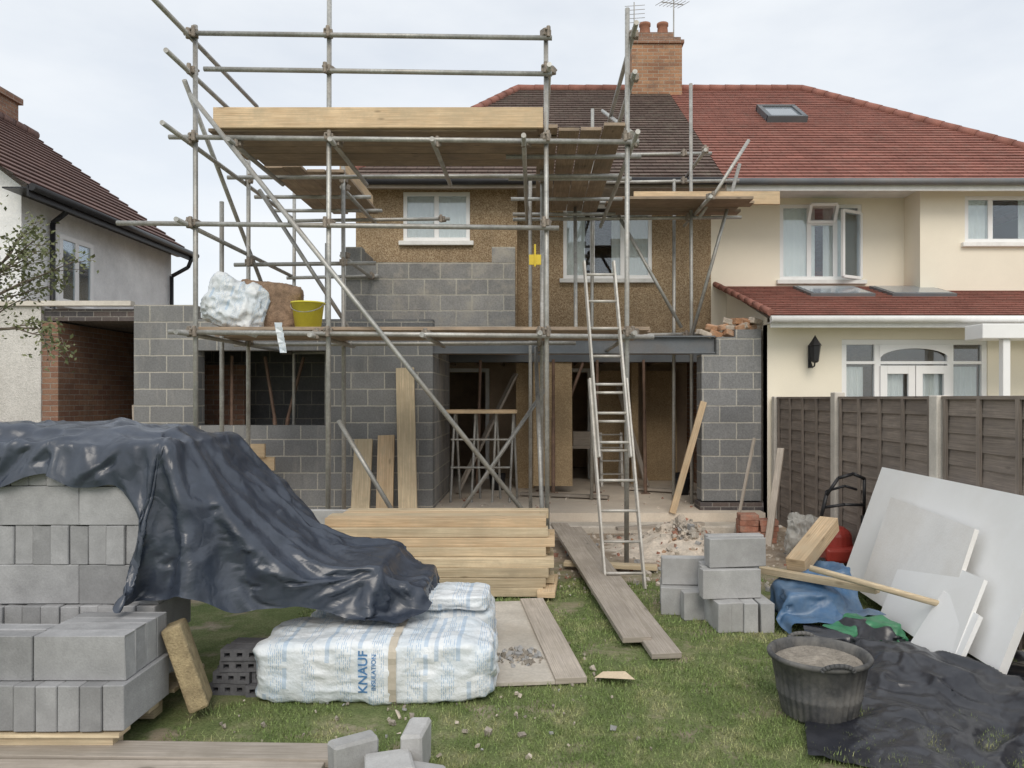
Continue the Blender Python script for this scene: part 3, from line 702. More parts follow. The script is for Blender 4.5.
deck(-3.15, -2.25, 8.75, 10.75, 4.375, 'y')
deck(.02, .95, 7.5, 10.95, 4.42, 'y')
deck(1.05, 2.95, 9.95, 10.85, 4.36)
deck(-3.5, 1.1, 7.5, 8.85, 2.38)
k = MB(); k.box(-3.2, .09, 7.425, 7.465, 4.395, 4.6, 0, True); k.build('toe_board', 'timber', SC, bevel=.004)
k = MB(); k.box(1.4, 3.45, 10.45, 10.49, 4.42, 4.6, 0, True); k.build('toe_board', 'timber', SC, bevel=.004)
k = MB(); k.box(-2.35, -2.31, 9.0, 10.7, 4.42, 4.6, 0, True); k.build('toe_board', 'timber', SC, bevel=.004)
k = MB(); k.box(-.05, .07, 7.375, 7.395, 3.02, 3.12); k.tube((.01, 7.37, 3.0), (.01, 7.37, 3.22), .01); k = k.build('scaffold_tag', 'straw'); tag(k, 'yellow inspection tag holder tied to scaffold tube', 'tag')

# ladder
LD = thing('ladder', (.81, 6.62, 0), 'aluminium extension ladder leaning against the scaffold platform', 'ladder')
F0, T0 = Vector((.81, 6.62, 0)), Vector((.635, 7.36, 3.04))
def lad(t0, t1, wdt, off):
    for s_ in (-1, 1):
        k = MB(); a, b = F0.lerp(T0, t0), F0.lerp(T0, t1); o = Vector((s_*wdt/2, off, 0))
        k.plank(a+o, b+o, .019, .055); k.build('stile', 'alu', LD, bevel=.003)
    n = int((t1-t0)*3.2/.25)
    for i in range(n):
        c = F0.lerp(T0, t0+(i+.5)/n*(t1-t0))+Vector((0, off, 0))
        k = MB(); k.tube(c-Vector((wdt/2, 0, 0)), c+Vector((wdt/2, 0, 0)), .013, n=8); k.build('rung', 'alu', LD, smooth=True)
lad(0, .62, .35, 0); lad(.38, 1., .29, -.05)

# ================================================================== items on scaffold platform
def blob(name, c, hs, mats, p=4., amp=.02, fs=6., seed=0, cuts=20, parent=None, pinch=0., folds=0.):
    bm = bmesh.new(); bmesh.ops.create_cube(bm, size=2.); bmesh.ops.subdivide_edges(bm, edges=bm.edges, cuts=cuts, use_grid_fill=True)
    for v in bm.verts:
        q = v.co; n = (abs(q.x)**p+abs(q.y)**p+abs(q.z)**p)**(1/p); u = q/n
        if pinch: k = 1-pinch*abs(u.x)**6; u = Vector((u.x, u.y*k, u.z*k))
        w_ = Vector((u.x*hs[0], u.y*hs[1], u.z*hs[2]))
        d = noise.noise(w_*fs+Vector((seed*3.1,)*3))*amp + (.35-abs(noise.noise(w_*fs*2.3+Vector((seed,)*3))))*amp*.9 + (.3-abs(noise.noise(w_*fs*5+Vector((seed,)*3))))*amp*.4
        if folds: d += folds*math.sin(w_.z*40+5*noise.noise(w_*5))*abs(u.x)**5
        w_ += q.normalized()*d
        w_.z = max(w_.z, -hs[2]); v.co = w_+Vector((0, 0, hs[2]))
    me = bpy.data.meshes.new(name); bm.to_mesh(me); bm.free()
    for pl in me.polygons: pl.use_smooth = True
    me.materials.append(M[mats]); ob = bpy.data.objects.new(name, me); COL.objects.link(ob); place(ob, c, parent); return ob
b = blob('insulation_bag', (-3.2, 7.8, 2.42), (.29, .2, .25), 'film', 3.5, .08, 5, 3, cuts=26); b.rotation_euler = (0, .3, .3)
tag(b, 'crumpled white and blue insulation bag on scaffold platform', 'bag')
b = blob('insulation_slab_stack', (-2.86, 8.05, 2.42), (.30, .2, .25), 'woolred', 12., .035, 7, 5); b.rotation_euler = (0, .1, .2)
tag(b, 'brown mineral wool slabs piled on scaffold platform', 'insulation')
k = MB(); k.lathe([(.0, .0), (.13, .0), (.165, .27), (.178, .27), (.178, .285), (.16, .285), (.128, .02), (0, .02)], (-2.38, 7.85, 2.42), 32)
BK = k.build('bucket', 'yellow', smooth=True); tag(BK, 'yellow plastic builders bucket on scaffold platform', 'bucket')
k = MB(); k.path([(-2.38+.172*math.cos(a), 7.85-.03-.12*math.sin(a), 2.69-.1*math.sin(a)) for a in [i*math.pi/12 for i in range(13)]], .005, 6); k.build('handle', 'tube', BK)
k = MB()
for j in range(6):
    k.face([(-2.58+.01*j, 7.4, 2.45-.05*j), (-2.5+.008*j, 7.4-.01*(j % 2), 2.45-.05*j), (-2.505+.01*j, 7.4, 2.40-.05*j), (-2.57+.01*j, 7.4-.01*(j % 2), 2.40-.05*j)])
k = k.build('plastic_strip', 'film'); tag(k, 'white plastic strip hanging from the platform', 'plastic sheet')

# ================================================================== BLOCKS
def blockmesh(name, sx, sy, sz, matn, bev=.006, chip=0., seed=0):
    bm = bmesh.new(); bmesh.ops.create_cube(bm, size=1.)
    for v in bm.verts: v.co = Vector((v.co.x*sx, v.co.y*sy, v.co.z*sz+sz/2))
    bmesh.ops.bevel(bm, geom=bm.edges[:], offset=bev, segments=1, affect='EDGES')
    if chip:
        rc = random.Random(seed)
        for v in bm.verts:
            v.co += Vector((rc.uniform(-1, 1), rc.uniform(-1, 1), rc.uniform(-1, 1)))*chip
            if rc.random() < .1: v.co *= .96
    me = bpy.data.meshes.new(name); bm.to_mesh(me); bm.free(); me.materials.append(M[matn]); return me
BMs = [blockmesh('concrete_block', .44, .1, .215, 'cblock', .004, .0012, i) for i in range(4)]
BLs = [blockmesh('pale_block', .44, .1, .215, 'lblock', .005, .002, i) for i in range(4)]; HB = blockmesh('half_block', .2, .1, .19, 'lblock', .01, .006)
RB = blockmesh('clay_brick', .215, .1025, .065, 'redclay', .004, .002)
def put(me, name, p, rot, lab, cat, grp):
    if isinstance(me, list): me = random.choice(me)
    o_ = bpy.data.objects.new(name, me); COL.objects.link(o_); o_.location = p; o_.rotation_euler = rot; WL[o_.name] = Vector(p)
    return tag(o_, lab, cat, grp)
def fill(x0, x1, y0, y1, z, head, layers_front=1):
    if head:
        n = int((x1-x0)/.103); 
        for i in range(n):
            put(BMs, 'concrete_block', (x1-.0515-.103*i, y0+.22+R(-.009, .009), z+R(0, .002)), (0, 0, math.pi/2+R(-.014, .014)), 'grey dense concrete block stacked on a pallet', 'block', 'stacked concrete blocks')
    else:
        n = math.ceil((x1-x0)/.445); ny = 4
        for i in range(n):
            for j in range(ny):
                if j > 1 and i > 0: continue
                put(BMs, 'concrete_block', (x1-.222-.445*i+R(-.006, .006), y0+.05+.103*j, z+R(0, .002)), (0, 0, R(-.012, .012)), 'grey dense concrete block stacked on a pallet', 'block', 'stacked concrete blocks')
fill(-2.95, -1.93, 3.5, 3.96, .13, True)
fill(-2.95, -1.95, 3.56, 4.0, .347, False)
fill(-3.2, -2.07, 4.06, 4.5, .13, False); fill(-3.2, -2.07, 4.06, 4.5, .347, True)
for i, hd in enumerate((False, True, False, True)): fill(-3.4, -2.05+R(-.02, .01), 4.1, 4.55, .564+.217*i, hd)
P = thing('pallet', (-2.6, 4, 0), 'timber pallet under stacked concrete blocks', 'pallet')
for y in (3.52, 3.9, 4.4):
    k = MB(); k.box(-3.3, -1.99, y, y+.09, .02, .1, 0, True); k.build('bearer', 'treated', P)
for i in range(4):
    k = MB(); k.box(-3.3, -1.95, 3.5+i*.27, 3.6+i*.27, .102, .122, 0, True); k.build('slat', 'treated', P)
for (x, y, z, hd, rz) in [(1.36, 5.75, 0, 0, .1), (1.46, 5.62, 0, 1, .05), (1.57, 5.6, 0, 1, .0), (1.68, 5.6, 0, 1, .04), (1.36, 5.6, 0, 1, .1), (1.25, 6.0, 0, 0, -.1), (1.22, 5.86, 0, 0, -.12), (1.26, 6.12, 0, 0, -.1),
                           (1.46, 5.55, .217, 0, .08), (1.48, 5.66, .217, 0, .05), (1.24, 5.95, .217, 0, -.05), (1.5, 5.77, .217, 0, .05),
                           (1.52, 5.62, .434, 0, .12), (1.54, 5.74, .434, 0, .1)]:
    put(BLs, 'concrete_block', (x, y, z), (0, 0, rz+(math.pi/2 if hd else 0)), 'pale grey concrete block in a loose pile on grass', 'block', 'loose pile of concrete blocks')
for (x, y, z, r_) in [(-.80, 3.30, 0, (.0, 0, .6)), (-.54, 3.42, 0.0, (0, 0, 1.5)), (-.66, 3.32, .08, (1.57, 0, .3)), (-.48, 3.28, 0.05, (1.57, .0, -.3)), (-.70, 3.22, .05, (1.57, 0, 1.))]:
    put(HB, 'broken_block', (x, y, z), r_, 'broken grey half block lying on the grass', 'block', 'broken block pieces on grass')
for (x, y, z) in [(-1.95, 7.0, 0), (-1.95, 7.0, .217), (-1.93, 7.12, .0), (-1.93, 7.12, .217), (-1.95, 7.02, .434)]:
    put(BLs, 'concrete_block', (x, y, z), (0, 0, R(-.1, .1)), 'pale grey concrete block beside the timber stack', 'block', 'blocks beside timber stack')
def perf():
    k = MB(); 
    L_, W_, H_ = .215, .1, .065
    hs = [(-.07+.07*i-.016, -.07+.07*i+.016, .02, .045) for i in range(3)]
    k.holes(-L_/2, L_/2, 0, H_, -W_/2, W_/2, hs); me_o = k.build('engineering_brick', 'blueclay'); return me_o
pm_ = perf(); pme = pm_.data; bpy.data.objects.remove(pm_)
for j in range(4):
    for i in range(3 if j < 3 else 2):
        for d in range(2):
            put(pme, 'engineering_brick', (-1.76+.222*i+.03*j+R(-.015, .015), 4.30+.11*d+R(-.015, .015), .068*j), (0, 0, R(-.12, .12)), 'dark blue perforated engineering brick on the lawn', 'brick', 'stack of dark engineering bricks')
for j in range(5):
    for i in range(2 if j < 4 else 1):
        for d in range(2): put(RB, 'clay_brick', (2.53+.22*i+R(-.02, .02), 8.75+.11*d, .067*j+.0), (0, 0, R(-.12, .12)), 'red clay brick in a small pile by rubble', 'brick', 'small pile of red bricks')

k = MB(); k.obox(Matrix.Translation((-1.86, 4.0, .27)) @ Euler((-.12, -.32, .35)).to_matrix().to_4x4(), .1, .24, .46); 
k = k.build('mineral_wool_slab', 'wool', bevel=.015); tag(k, 'tan mineral wool slab leaning on concrete blocks', 'insulation')

# timber stack
cols = ['treated', 'timber']
for r_, (yf, xl, xr) in enumerate([(6.28, -1.5, .12), (6.29, -1.55, .14), (6.31, -1.6, .12), (6.33, -1.6, .13), (6.40, -1.78, .12), (6.42, -1.82, .14), (6.45, -1.84, .12), (6.50, -1.8, .1)]):
    for j in range(4):
        k = MB(); z = .02+.079*r_
        k.plank((xl+R(-.05, .05), yf+.152*j+.077+R(-.01, .01), z+.038), (xr+R(-.05, .05), yf+.152*j+.077+R(-.01, .01), z+.038+R(-.001, .002)), .148, .0765)
        k = k.build('timber_joist', cols[(r_*3+j) % 2 if r_ > 3 else 0], bevel=.004); tag(k, 'new sawn timber joist in a stack on the ground', 'timber', 'stacked timber joists')
for (x0, x1, w_, z1, mt, lb) in [(-1.62, -1.72, .24, 2.1, 'treated', 'tall new timber plank leaning on block wall'), (-1.93, -1.97, .22, 1.2, 'timber', 'short new timber plank leaning on block wall'), (-2.25, -2.27, .24, 1.15, 'treated', 'short new timber plank leaning on block wall')]:
    k = MB(); k.plank((x0, 9.6, 0.02), (x1, 9.94, z1), w_, .045, up=(0, 1, 0)); k = k.build('timber_plank', mt, bevel=.003); tag(k, lb, 'plank', 'planks leaning on the wall')
k = MB(); k.plank((1.80, 9.7, .2), (2.27, 9.97, 1.65), .085, .04, up=(0, 1, 0)); k = k.build('timber_plank', 'timber', bevel=.003); tag(k, 'narrow plank leaning against the block pier', 'plank')
k = MB(); k.box(-4.75, -3.4, 9.4, 9.44, .95, 1.12, 0, True); k.box(-4.4, -3.3, 9.46, 9.5, .78, .95, 0, True); k.box(-4.7, -4.6, 9.45, 9.55, .05, .94, 0, True); k.box(-3.7, -3.6, 9.505, 9.6, .05, .8, 0, True)
k = k.build('trestle_boards', 'timber'); tag(k, 'new timber boards on trestle before block wall', 'boards')
def gplank(p1, p2, w_, th, mt, lab, name='scaffold_board', grp=None):
    k = MB(); k.plank(p1, p2, w_, th); k = k.build(name, mt, bevel=.004); tag(k, lab, 'board', grp); return k
gplank((.86, 4.82, .03), (.46, 8.75, .17), .2, .038, 'oldboard', 'long weathered scaffold board laid as a ramp', grp='boards laid as a ramp')
gplank((.70, 5.05, .06), (.30, 8.9, .19), .2, .038, 'oldboard', 'long weathered scaffold board laid as a ramp', grp='boards laid as a ramp')
gplank((.22, 4.4, .03), (-.02, 6.15, .03), .19, .038, 'oldboard', 'weathered board lying on grass beside plywood sheet')
k = MB(); k.obox(Matrix.Translation((-.15, 5.25, .02)) @ Matrix.Rotation(.1, 4, 'Z'), .5, 1.75, .02); k = k.build('plywood_sheet', 'paleslab'); tag(k, 'dusty plywood sheet lying flat on the lawn', 'board')
gplank((-2.9, 3.52, .04), (-.9, 3.46, .04), .16, .04, 'oldboard', 'weathered board lying in the grass', grp='boards in the grass')
gplank((-2.8, 3.32, .03), (-.95, 3.3, .03), .18, .04, 'oldboard', 'weathered board lying in the grass', grp='boards in the grass')
gplank((.1, 6.2, .06), (.15, 6.85, .06), .15, .05, 'timber', 'short timber offcut beside the stack')
gplank((.3, 7.4, .06), (1.2, 7.25, .05), .12, .04, 'treated', 'short timber offcut on the dirt')
gplank((1.0, 9.0, .12), (2.1, 9.25, .14), .1, .04, 'oldboard', 'old board lying on the rubble')
TB = thing('trestle_table', (-.65, 10.9, .2), 'rough board table on steel trestles inside the extension', 'table')
k = MB(); k.box(-1.3, -.25, 10.6, 11.2, 1.48, 1.53, 0, True); k.build('table_top', 'timber', TB)
for x in (-1.2, -.9, -.6, -.35):
    k = MB(); k.tube((x, 10.7, .2), (x+.05, 10.8, 1.48), .018); k.tube((x+.1, 11.1, .2), (x+.05, 11.0, 1.48), .018); k.build('leg', 'tube', TB)
k = MB(); k.tube((-1.2, 10.72, .7), (-.35, 10.72, .7), .015); k.build('brace', 'tube', TB)
k = MB(); k.tube((-1.2, 10.76, 1.1), (-.35, 10.76, 1.1), .015); k.build('brace', 'tube', TB)
for (x, y, xx) in [(.3, 11.6, .3), (1.0, 11.8, 1.0), (1.75, 11.7, 1.72), (-.9, 11.8, -.85), (-3.9, 11, -3.4), (-3.6, 10.8, -3.9), (-3.2, 11.3, -3.1), (-4.3, 10.6, -4.3), (.1, 12.0, .8)]:
    k = MB(); k.tube((x, y, .21), (x+(xx-x)*.55, y, 1.4), .03); k.tube((x+(xx-x)*.5, y, 1.35), (xx, y, 2.3), .024)
    k.box(x-.07, x+.07, y-.07, y+.07, .2, .21); k = k.build('steel_prop', 'rust', smooth=False); tag(k, 'rusty adjustable steel prop standing inside extension', 'prop', 'adjustable steel props')
k = MB(); k.box(.6, 1.1, 13.2, 13.6, .8, .85, 0, True); k.box(.62, .67, 13.25, 13.55, .2, .8, 0, True); k.box(1.03, 1.08, 13.25, 13.55, .2, .8, 0, True); k.box(.7, 1.0, 13.3, 13.5, .851, 1.1)
k = k.build('workbench', 'oldboard'); tag(k, 'cluttered workbench deep inside the house', 'workbench')
for x in (1.35, 2.3):
    k = MB(); k.obox(Matrix.Translation((x, 13.6, 1.2)) @ Matrix.Rotation(-.08, 4, 'X'), .6, .02, 2.0); k = k.build('strand_board_sheet', 'osb'); tag(k, 'strand board sheet standing against inner wall', 'board')
k = MB(); k.obox(Matrix.Translation((.3, 11.9, 1.3)) @ Matrix.Rotation(-.1, 4, 'X'), .62, .02, 2.0); k = k.build('strand_board_sheet', 'osb'); tag(k, 'tall strand board sheet leaning under the beam', 'board')
k = MB()
for sx in (0, .35):
    k.plank((1.15+sx, 12.6, .2), (1.15+sx, 12.85, 1.1), .04, .02); k.plank((1.15+sx, 13.1, .2), (1.15+sx, 12.87, 1.1), .04, .02)
for i in range(4): k.box(1.13, 1.52, 12.62+.06*i, 12.72+.06*i, .4+.22*i, .42+.22*i)
k = k.build('step_ladder', 'alu'); tag(k, 'small aluminium step ladder standing inside the house', 'step ladder')
for (p1, p2, w_) in [((-1.2, 11.6, .22), (-.3, 12.3, 2.1), .1), ((2.5, 10.6, .22), (2.75, 11.2, 2.2), .12), ((1.9, 12.5, .22), (1.5, 13.3, 1.9), .08), ((-.2, 11.4, .24), (1.1, 11.0, .24), .15), ((1.5, 12.1, .24), (2.6, 11.5, .25), .12)]:
    gplank(p1, p2, w_, .04, 'oldboard', 'spare length of old timber inside the room', 'spare_timber', 'spare timbers inside')
for (x, y, a) in [(2.3, 11.6, 0), (2.45, 12.3, .3), (-.6, 12.2, .5)]:
    k = MB(); k.lathe([(0, 0), (.11, 0), (.14, .26), (.13, .26), (.1, .02), (0, .02)], (x, y, .2), 20); k = k.build('bucket', 'black', smooth=True); tag(k, 'black builders bucket on the dusty floor', 'bucket', 'buckets on the floor')

# ================================================================== RUBBLE
def stones(name, n, fn, smin, smax, mats, seed=1):
    rr = random.Random(seed); k = MB()
    for i in range(n):
        x, y, z = fn(rr); s_ = rr.uniform(smin, smax)*(1 if rr.random() < .85 else 1.8)
        Mx = Matrix.Translation((x, y, z+s_*.2)) @ Euler((rr.uniform(0, 6), rr.uniform(0, 6), rr.uniform(0, 6))).to_matrix().to_4x4()
        i0 = len(k.v); k.obox(Mx, s_*rr.uniform(.7, 1.6), s_, s_*rr.uniform(.4, .9), rr.randrange(len(mats)))
        for j in range(i0, len(k.v)): k.v[j] += Vector((rr.uniform(-1, 1), rr.uniform(-1, 1), rr.uniform(-1, 1)))*s_*.16
    ob = k.build(name, mats); ob['kind'] = 'stuff'; return ob
HX, HY = 1.68, 8.5
def heap(rr):
    a = rr.uniform(0, 6.28); q = abs(rr.gauss(0, .36)); x = HX+q*math.cos(a)*.85; y = HY+q*math.sin(a)*1.1
    return x, y, .3*math.exp(-q*q*4)*rr.random()
stones('rubble', 1100, heap, .012, .045, ['rubble', 'rubble', 'lblock', 'rubble', 'paleslab', 'paleslab', 'rubble', 'paleslab', 'redclay', 'rubble', 'orangerubble', 'paleslab'], 3)
stones('scattered_debris', 600, lambda rr: (rr.uniform(.2, 3.0), rr.uniform(6.4, 9.4), 0), .01, .03, ['rubble', 'rubble', 'redclay', 'lblock', 'paleslab', 'paleslab'], 4)
stones('lawn_debris', 170, lambda rr: (rr.uniform(-1.7, .6), rr.uniform(3.5, 5.3), .01), .006, .02, ['lblock', 'rubble', 'mud'], 5)
stones('fallen_rubble', 60, lambda rr: (rr.uniform(-1.4, 2.9), rr.uniform(9.8, 12), .2), .01, .03, ['rubble', 'redclay'], 6)
def hm(rr):
    a = rr.uniform(0, 6.28); q = rr.random()*.16; return -.1+q*math.cos(a)*1.2, 4.8+q*math.sin(a), .03
stones('mortar_crumbs', 140, hm, .008, .022, ['lblock', 'mud'], 8)
k = MB(); n = 28
def hp(a, b):
    x = .7+a/n*2.2; y = 7.3+b/n*2.1; q = ((x-HX)/.55)**2+((y-HY)/.6)**2
    return (x, y, -.02+.25*math.exp(-q)*(1+.5*noise.noise(Vector((x*4, y*4, 1))))+.02*noise.noise(Vector((x*13, y*13, 0))))
for i in range(n):
    for j in range(n):
        k.face([hp(i, j), hp(i+1, j), hp(i+1, j+1), hp(i, j+1)])
k = k.build('soil_mound', 'rubble', smooth=True, merge=True); k['kind'] = 'stuff'

# ================================================================== trug
k = MB(); TX, TY = 1.53, 4.0
rib = lambda a, z: 1+.02*math.cos(a*36)*(1 if z < .31 else 0)+.015*math.cos(2*a+.5)*z*3
k.lathe([(0, 0.005), (.175, .005), (.19, .02), (.21, .12), (.216, .13), (.213, .14), (.245, .31), (.262, .315), (.265, .33), (.255, .342), (.24, .335), (.233, .31), (.2, .1)], (TX, TY, 0), 180, fn=rib)
TG = k.build('rubber_trug', 'rubber', smooth=True); tag(TG, 'black rubber builders trug full of dried mortar', 'trug')
k = MB(); k.lathe([(.226, 0), (.18, .02), (.1, .005), (.0, .03)], (TX, TY, .29), 40, fn=lambda a, z: 1+.02*math.sin(a*5)); k.build('mortar_fill', 'mud', TG, smooth=True)
for s_ in (-1, 1):
    k = MB(); k.path([(TX+.08*math.cos(a), TY+s_*(.252+.012*math.sin(a)), .32+.035*math.sin(a)) for a in [i*math.pi/10 for i in range(11)]], .012, 8); k.build('handle', 'rubber', TG, smooth=True)

# ================================================================== insulation bags with print
def bagtext(bag, items, parent):
    bm = bmesh.new(); bm.from_mesh(bag.data); bm.transform(Matrix.Translation(WL[bag.name]))
    tree = BVHTree.FromBMesh(bm); bm.free()
    for body, size, x, z, rot, nm in items:
        cu = bpy.data.curves.new('t', 'FONT'); cu.body = body; cu.size = size; cu.align_x = 'CENTER'; cu.align_y = 'CENTER'; cu.offset = size*.018
        o_ = bpy.data.objects.new('t', cu); COL.objects.link(o_); dg = bpy.context.evaluated_depsgraph_get(); me = bpy.data.meshes.new_from_object(o_.evaluated_get(dg))
        bpy.data.objects.remove(o_)
        bm = bmesh.new(); bm.from_mesh(me)
        bmesh.ops.triangulate(bm, faces=bm.faces)
        for _ in range(3):
            ed = [e_ for e_ in bm.edges if e_.calc_length() > .015]
            if ed: bmesh.ops.subdivide_edges(bm, edges=ed, cuts=1); bmesh.ops.triangulate(bm, faces=bm.faces)
        c_, s_ = math.cos(rot), math.sin(rot); org = Vector((x, WL[bag.name].y-.3, z))
        for v in bm.verts:
            xx = x+v.co.x*c_-v.co.y*s_; zz = z+v.co.x*s_+v.co.y*c_
            h, *_ = tree.ray_cast(Vector((xx, WL[bag.name].y-2, zz)), Vector((0, 1, 0)))
            yy = (h.y if h else WL[bag.name].y)-.004
            v.co = Vector((xx, yy, zz))-org
        bm.to_mesh(me); bm.free(); me.materials.clear(); me.materials.append(M['blueink'])
        t_ = bpy.data.objects.new(nm, me); COL.objects.link(t_); place(t_, org, parent)
bg = blob('insulation_pack', (-.90, 4.38, 0.0), (.67, .27, .172), 'film', 9, .026, 4.5, 2, cuts=48, pinch=.10, folds=.014)
tag(bg, 'white plastic-wrapped insulation pack with blue printing on grass', 'insulation pack')
its = [('KNAUF', .072, -.94, .19, math.pi/2, 'printed_logo'), ('INSULATION', .034, -.88, .19, math.pi/2, 'printed_wordmark')]
bagtext(bg, its, bg)
bd = MB()
BV = bmesh.new(); BV.from_mesh(bg.data); BV.transform(Matrix.Translation(WL[bg.name])); tr_ = BVHTree.FromBMesh(BV); BV.free()
pts = []
for i in range(34):
    a = -math.pi*.48+math.pi*1.2*i/33
    d = Vector((0, -math.cos(a), math.sin(a)))
    h, *_ = tr_.ray_cast(Vector((-.78, 4.38, .172))+d*2, -d)
    if h: pts.append(h+d*.006)
for a, b in zip(pts, pts[1:]): bd.face([a-Vector((.022, 0, 0)), a+Vector((.022, 0, 0)), b+Vector((.022, 0, 0)), b-Vector((.022, 0, 0))])
bd.build('tape_band', 'band', bg)
b2 = blob('insulation_pack', (-.87, 5.05, 0.0), (.60, .27, .17), 'film', 8, .03, 5, 8, cuts=30, pinch=.1); tag(b2, 'white plastic-wrapped insulation pack behind another pack', 'insulation pack')
b3 = blob('insulation_pack', (-.72, 4.95, .33), (.42, .2, .05), 'film', 8, .03, 5, 9, cuts=30, pinch=.1); tag(b3, 'flattened white insulation pack lying on top of another', 'insulation pack')

# ================================================================== right-hand materials
def board(name, pts, th, mt, lab):
    a, b, c, d = map(Vector, pts); n = (b-a).cross(d-a).normalized()*th; k = MB()
    v = [a, b, c, d, a+n, b+n, c+n, d+n]
    for q in ((0, 1, 2, 3), (7, 6, 5, 4), (0, 4, 5, 1), (1, 5, 6, 2), (2, 6, 7, 3), (3, 7, 4, 0)): k.face([v[i] for i in q])
    k = k.build(name, mt); tag(k, lab, 'board'); return k
board('insulation_board', [(2.76, 6.65, .12), (2.68, 4.3, .12), (3.1, 4.35, 1.08), (3.13, 6.7, 1.08)], -.05, 'poly', 'large white insulation board leaning on the fence')
board('insulation_board', [(2.66, 6.1, .12), (2.60, 4.8, .12), (2.90, 4.9, .84), (2.96, 6.18, .88)], -.03, 'poly2', 'smaller off-white board leaning on white board')
board('insulation_board', [(2.60, 5.6, .08), (2.55, 4.55, .08), (2.78, 4.6, .58), (2.84, 5.67, .58)], -.025, 'poly', 'white board overlapping the off-white board')
board('insulation_board', [(2.50, 5.0, .02), (2.53, 4.5, .03), (2.70, 4.52, .38), (2.72, 4.95, .42)], -.03, 'poly', 'broken white board piece leaning on other boards')
gplank((2.02, 5.75, .40), (2.50, 6.3, .64), .15, .12, 'timber', 'thick timber beam offcut resting on sheeting', 'timber_beam')
k = MB(); k.tube((1.98, 5.35, .48), (2.85, 4.85, .30), .022); k = k.build('wooden_pole', 'treated', smooth=True); tag(k, 'long round wooden pole lying over the boards', 'pole')
gplank((1.75, 5.95, .34), (2.4, 5.2, .36), .07, .05, 'treated', 'thin timber batten across the blue sheet', 'timber_batten')
b = blob('clear_plastic_bag', (2.80, 7.8, 0.0), (.14, .12, .23), 'clearbag', 2.6, .09, 7, 4, cuts=26); tag(b, 'clear plastic bag slumped beside the fence', 'bag')
gplank((2.7, 8.6, 0), (2.95, 8.9, 1.1), .08, .03, 'oldboard', 'old batten leaning near the fence')
gplank((2.45, 9.1, 0), (2.75, 9.3, 1.2), .03, .03, 'oldboard', 'thin old stake leaning near the fence')
MW = thing('lawn_mower', (2.95, 7.3, 0), 'black and red lawn mower with folded handle by fence', 'lawn mower')
mx_ = .1
k = MB(); k.obox(Matrix.Translation((2.85+mx_, 7.3, .2)), .36, .5, .14); k.lathe([(.16, 0), (.15, .12), (.08, .17), (0, .18)], (2.85+mx_, 7.3, .27), 20); k.build('body', 'redpaint', MW, bevel=.03)
for sx in (-1, 1):
    for sy in (-1, 1):
        k = MB(); k.tube((2.85+mx_+sx*.19, 7.3+sy*.2, .09), (2.85+mx_+sx*.22, 7.3+sy*.2, .09), .09, n=20); k.build('wheel', 'black', MW)
k = MB()
arc = [(2.66, 7.1, .25), (2.62, 6.95, .55), (2.66, 6.9, .8), (2.76, 6.88, .96), (2.9, 6.88, 1.0), (3.02, 6.92, .95), (3.05, 7.0, .6), (3.04, 7.1, .25)]
arc = [(a+mx_*.5, b_, c_) for a, b_, c_ in arc]
k.path(arc, .016); k.path([(2.69, 6.93, .68), (2.85, 6.85, .72), (3.09, 6.96, .7)], .014); k.path([(2.75, 7.3, .3), (2.77, 7.05, .82), (2.9, 6.95, .88), (3.03, 7.0, .84)], .012); k.build('handle', 'black', MW, smooth=True)

# ================================================================== CLOTH
clothes = []; cols_ = []
def coll(x0, x1, y0, y1, z0, z1, rz=0):
    k = MB(); k.box(x0, x1, y0, y1, z0, z1); o_ = k.build('tmp_collider', 'dark'); o_.modifiers.new('c', 'COLLISION'); o_.collision.thickness_outer = .01; o_.collision.cloth_friction = 40; cols_.append(o_)
def cloth(name, x0, x1, y0, y1, z, res, mt, buck=.05, rz=0., zf=None, seed=1, front=None):
    nx, ny = int((x1-x0)/res), int((y1-y0)/res); vs = []; fs = []; cx, cy = (x0+x1)/2, (y0+y1)/2
    for j in range(ny+1):
        for i in range(nx+1):
            x = x0+(x1-x0)*i/nx-cx; y = y0+(y1-y0)*j/ny-cy
            X = cx+x*math.cos(rz)-y*math.sin(rz); Y = cy+x*math.sin(rz)+y*math.cos(rz)
            if front: f_ = front(X); Y = f_+(Y-y0)*(y1-f_)/(y1-y0)
            q = Vector((X*.8+Y*.5, Y*.8-X*.3, seed))
            Z = z+(zf(X, Y) if zf else 0)+buck*2*noise.noise(q*2.4)+buck*1.2*noise.noise(Vector((q.x*5.5, q.y*2.4, seed)))
            vs.append((X, Y, Z))
    for j in range(ny):
        for i in range(nx): a = j*(nx+1)+i; fs.append((a, a+1, a+nx+2, a+nx+1))
    me = bpy.data.meshes.new(name); me.from_pydata(vs, [], fs); me.materials.append(M[mt])
    o_ = bpy.data.objects.new(name, me); COL.objects.link(o_)
    c = o_.modifiers.new('cloth', 'CLOTH'); s_ = c.settings; s_.quality = 7; s_.mass = .3; s_.tension_stiffness = 25; s_.compression_stiffness = 25; s_.shear_stiffness = 12; s_.bending_stiffness = .18; s_.air_damping = 1.1
    c.collision_settings.distance_min = .012; c.collision_settings.collision_quality = 3; c.collision_settings.use_self_collision = False
    clothes.append(o_); return o_
coll(-8, 8, 1, 12, -1, .004)
coll(-3.45, -2.02, 4.10, 5.05, 0, 1.44); coll(-3.4, -2.5, 4.25, 4.8, 1.4, 1.52); coll(-2.4, -2.15, 4.3, 4.7, 1.4, 1.5)
coll(-3.4, -1.92, 3.5, 4.1, 0, .57)
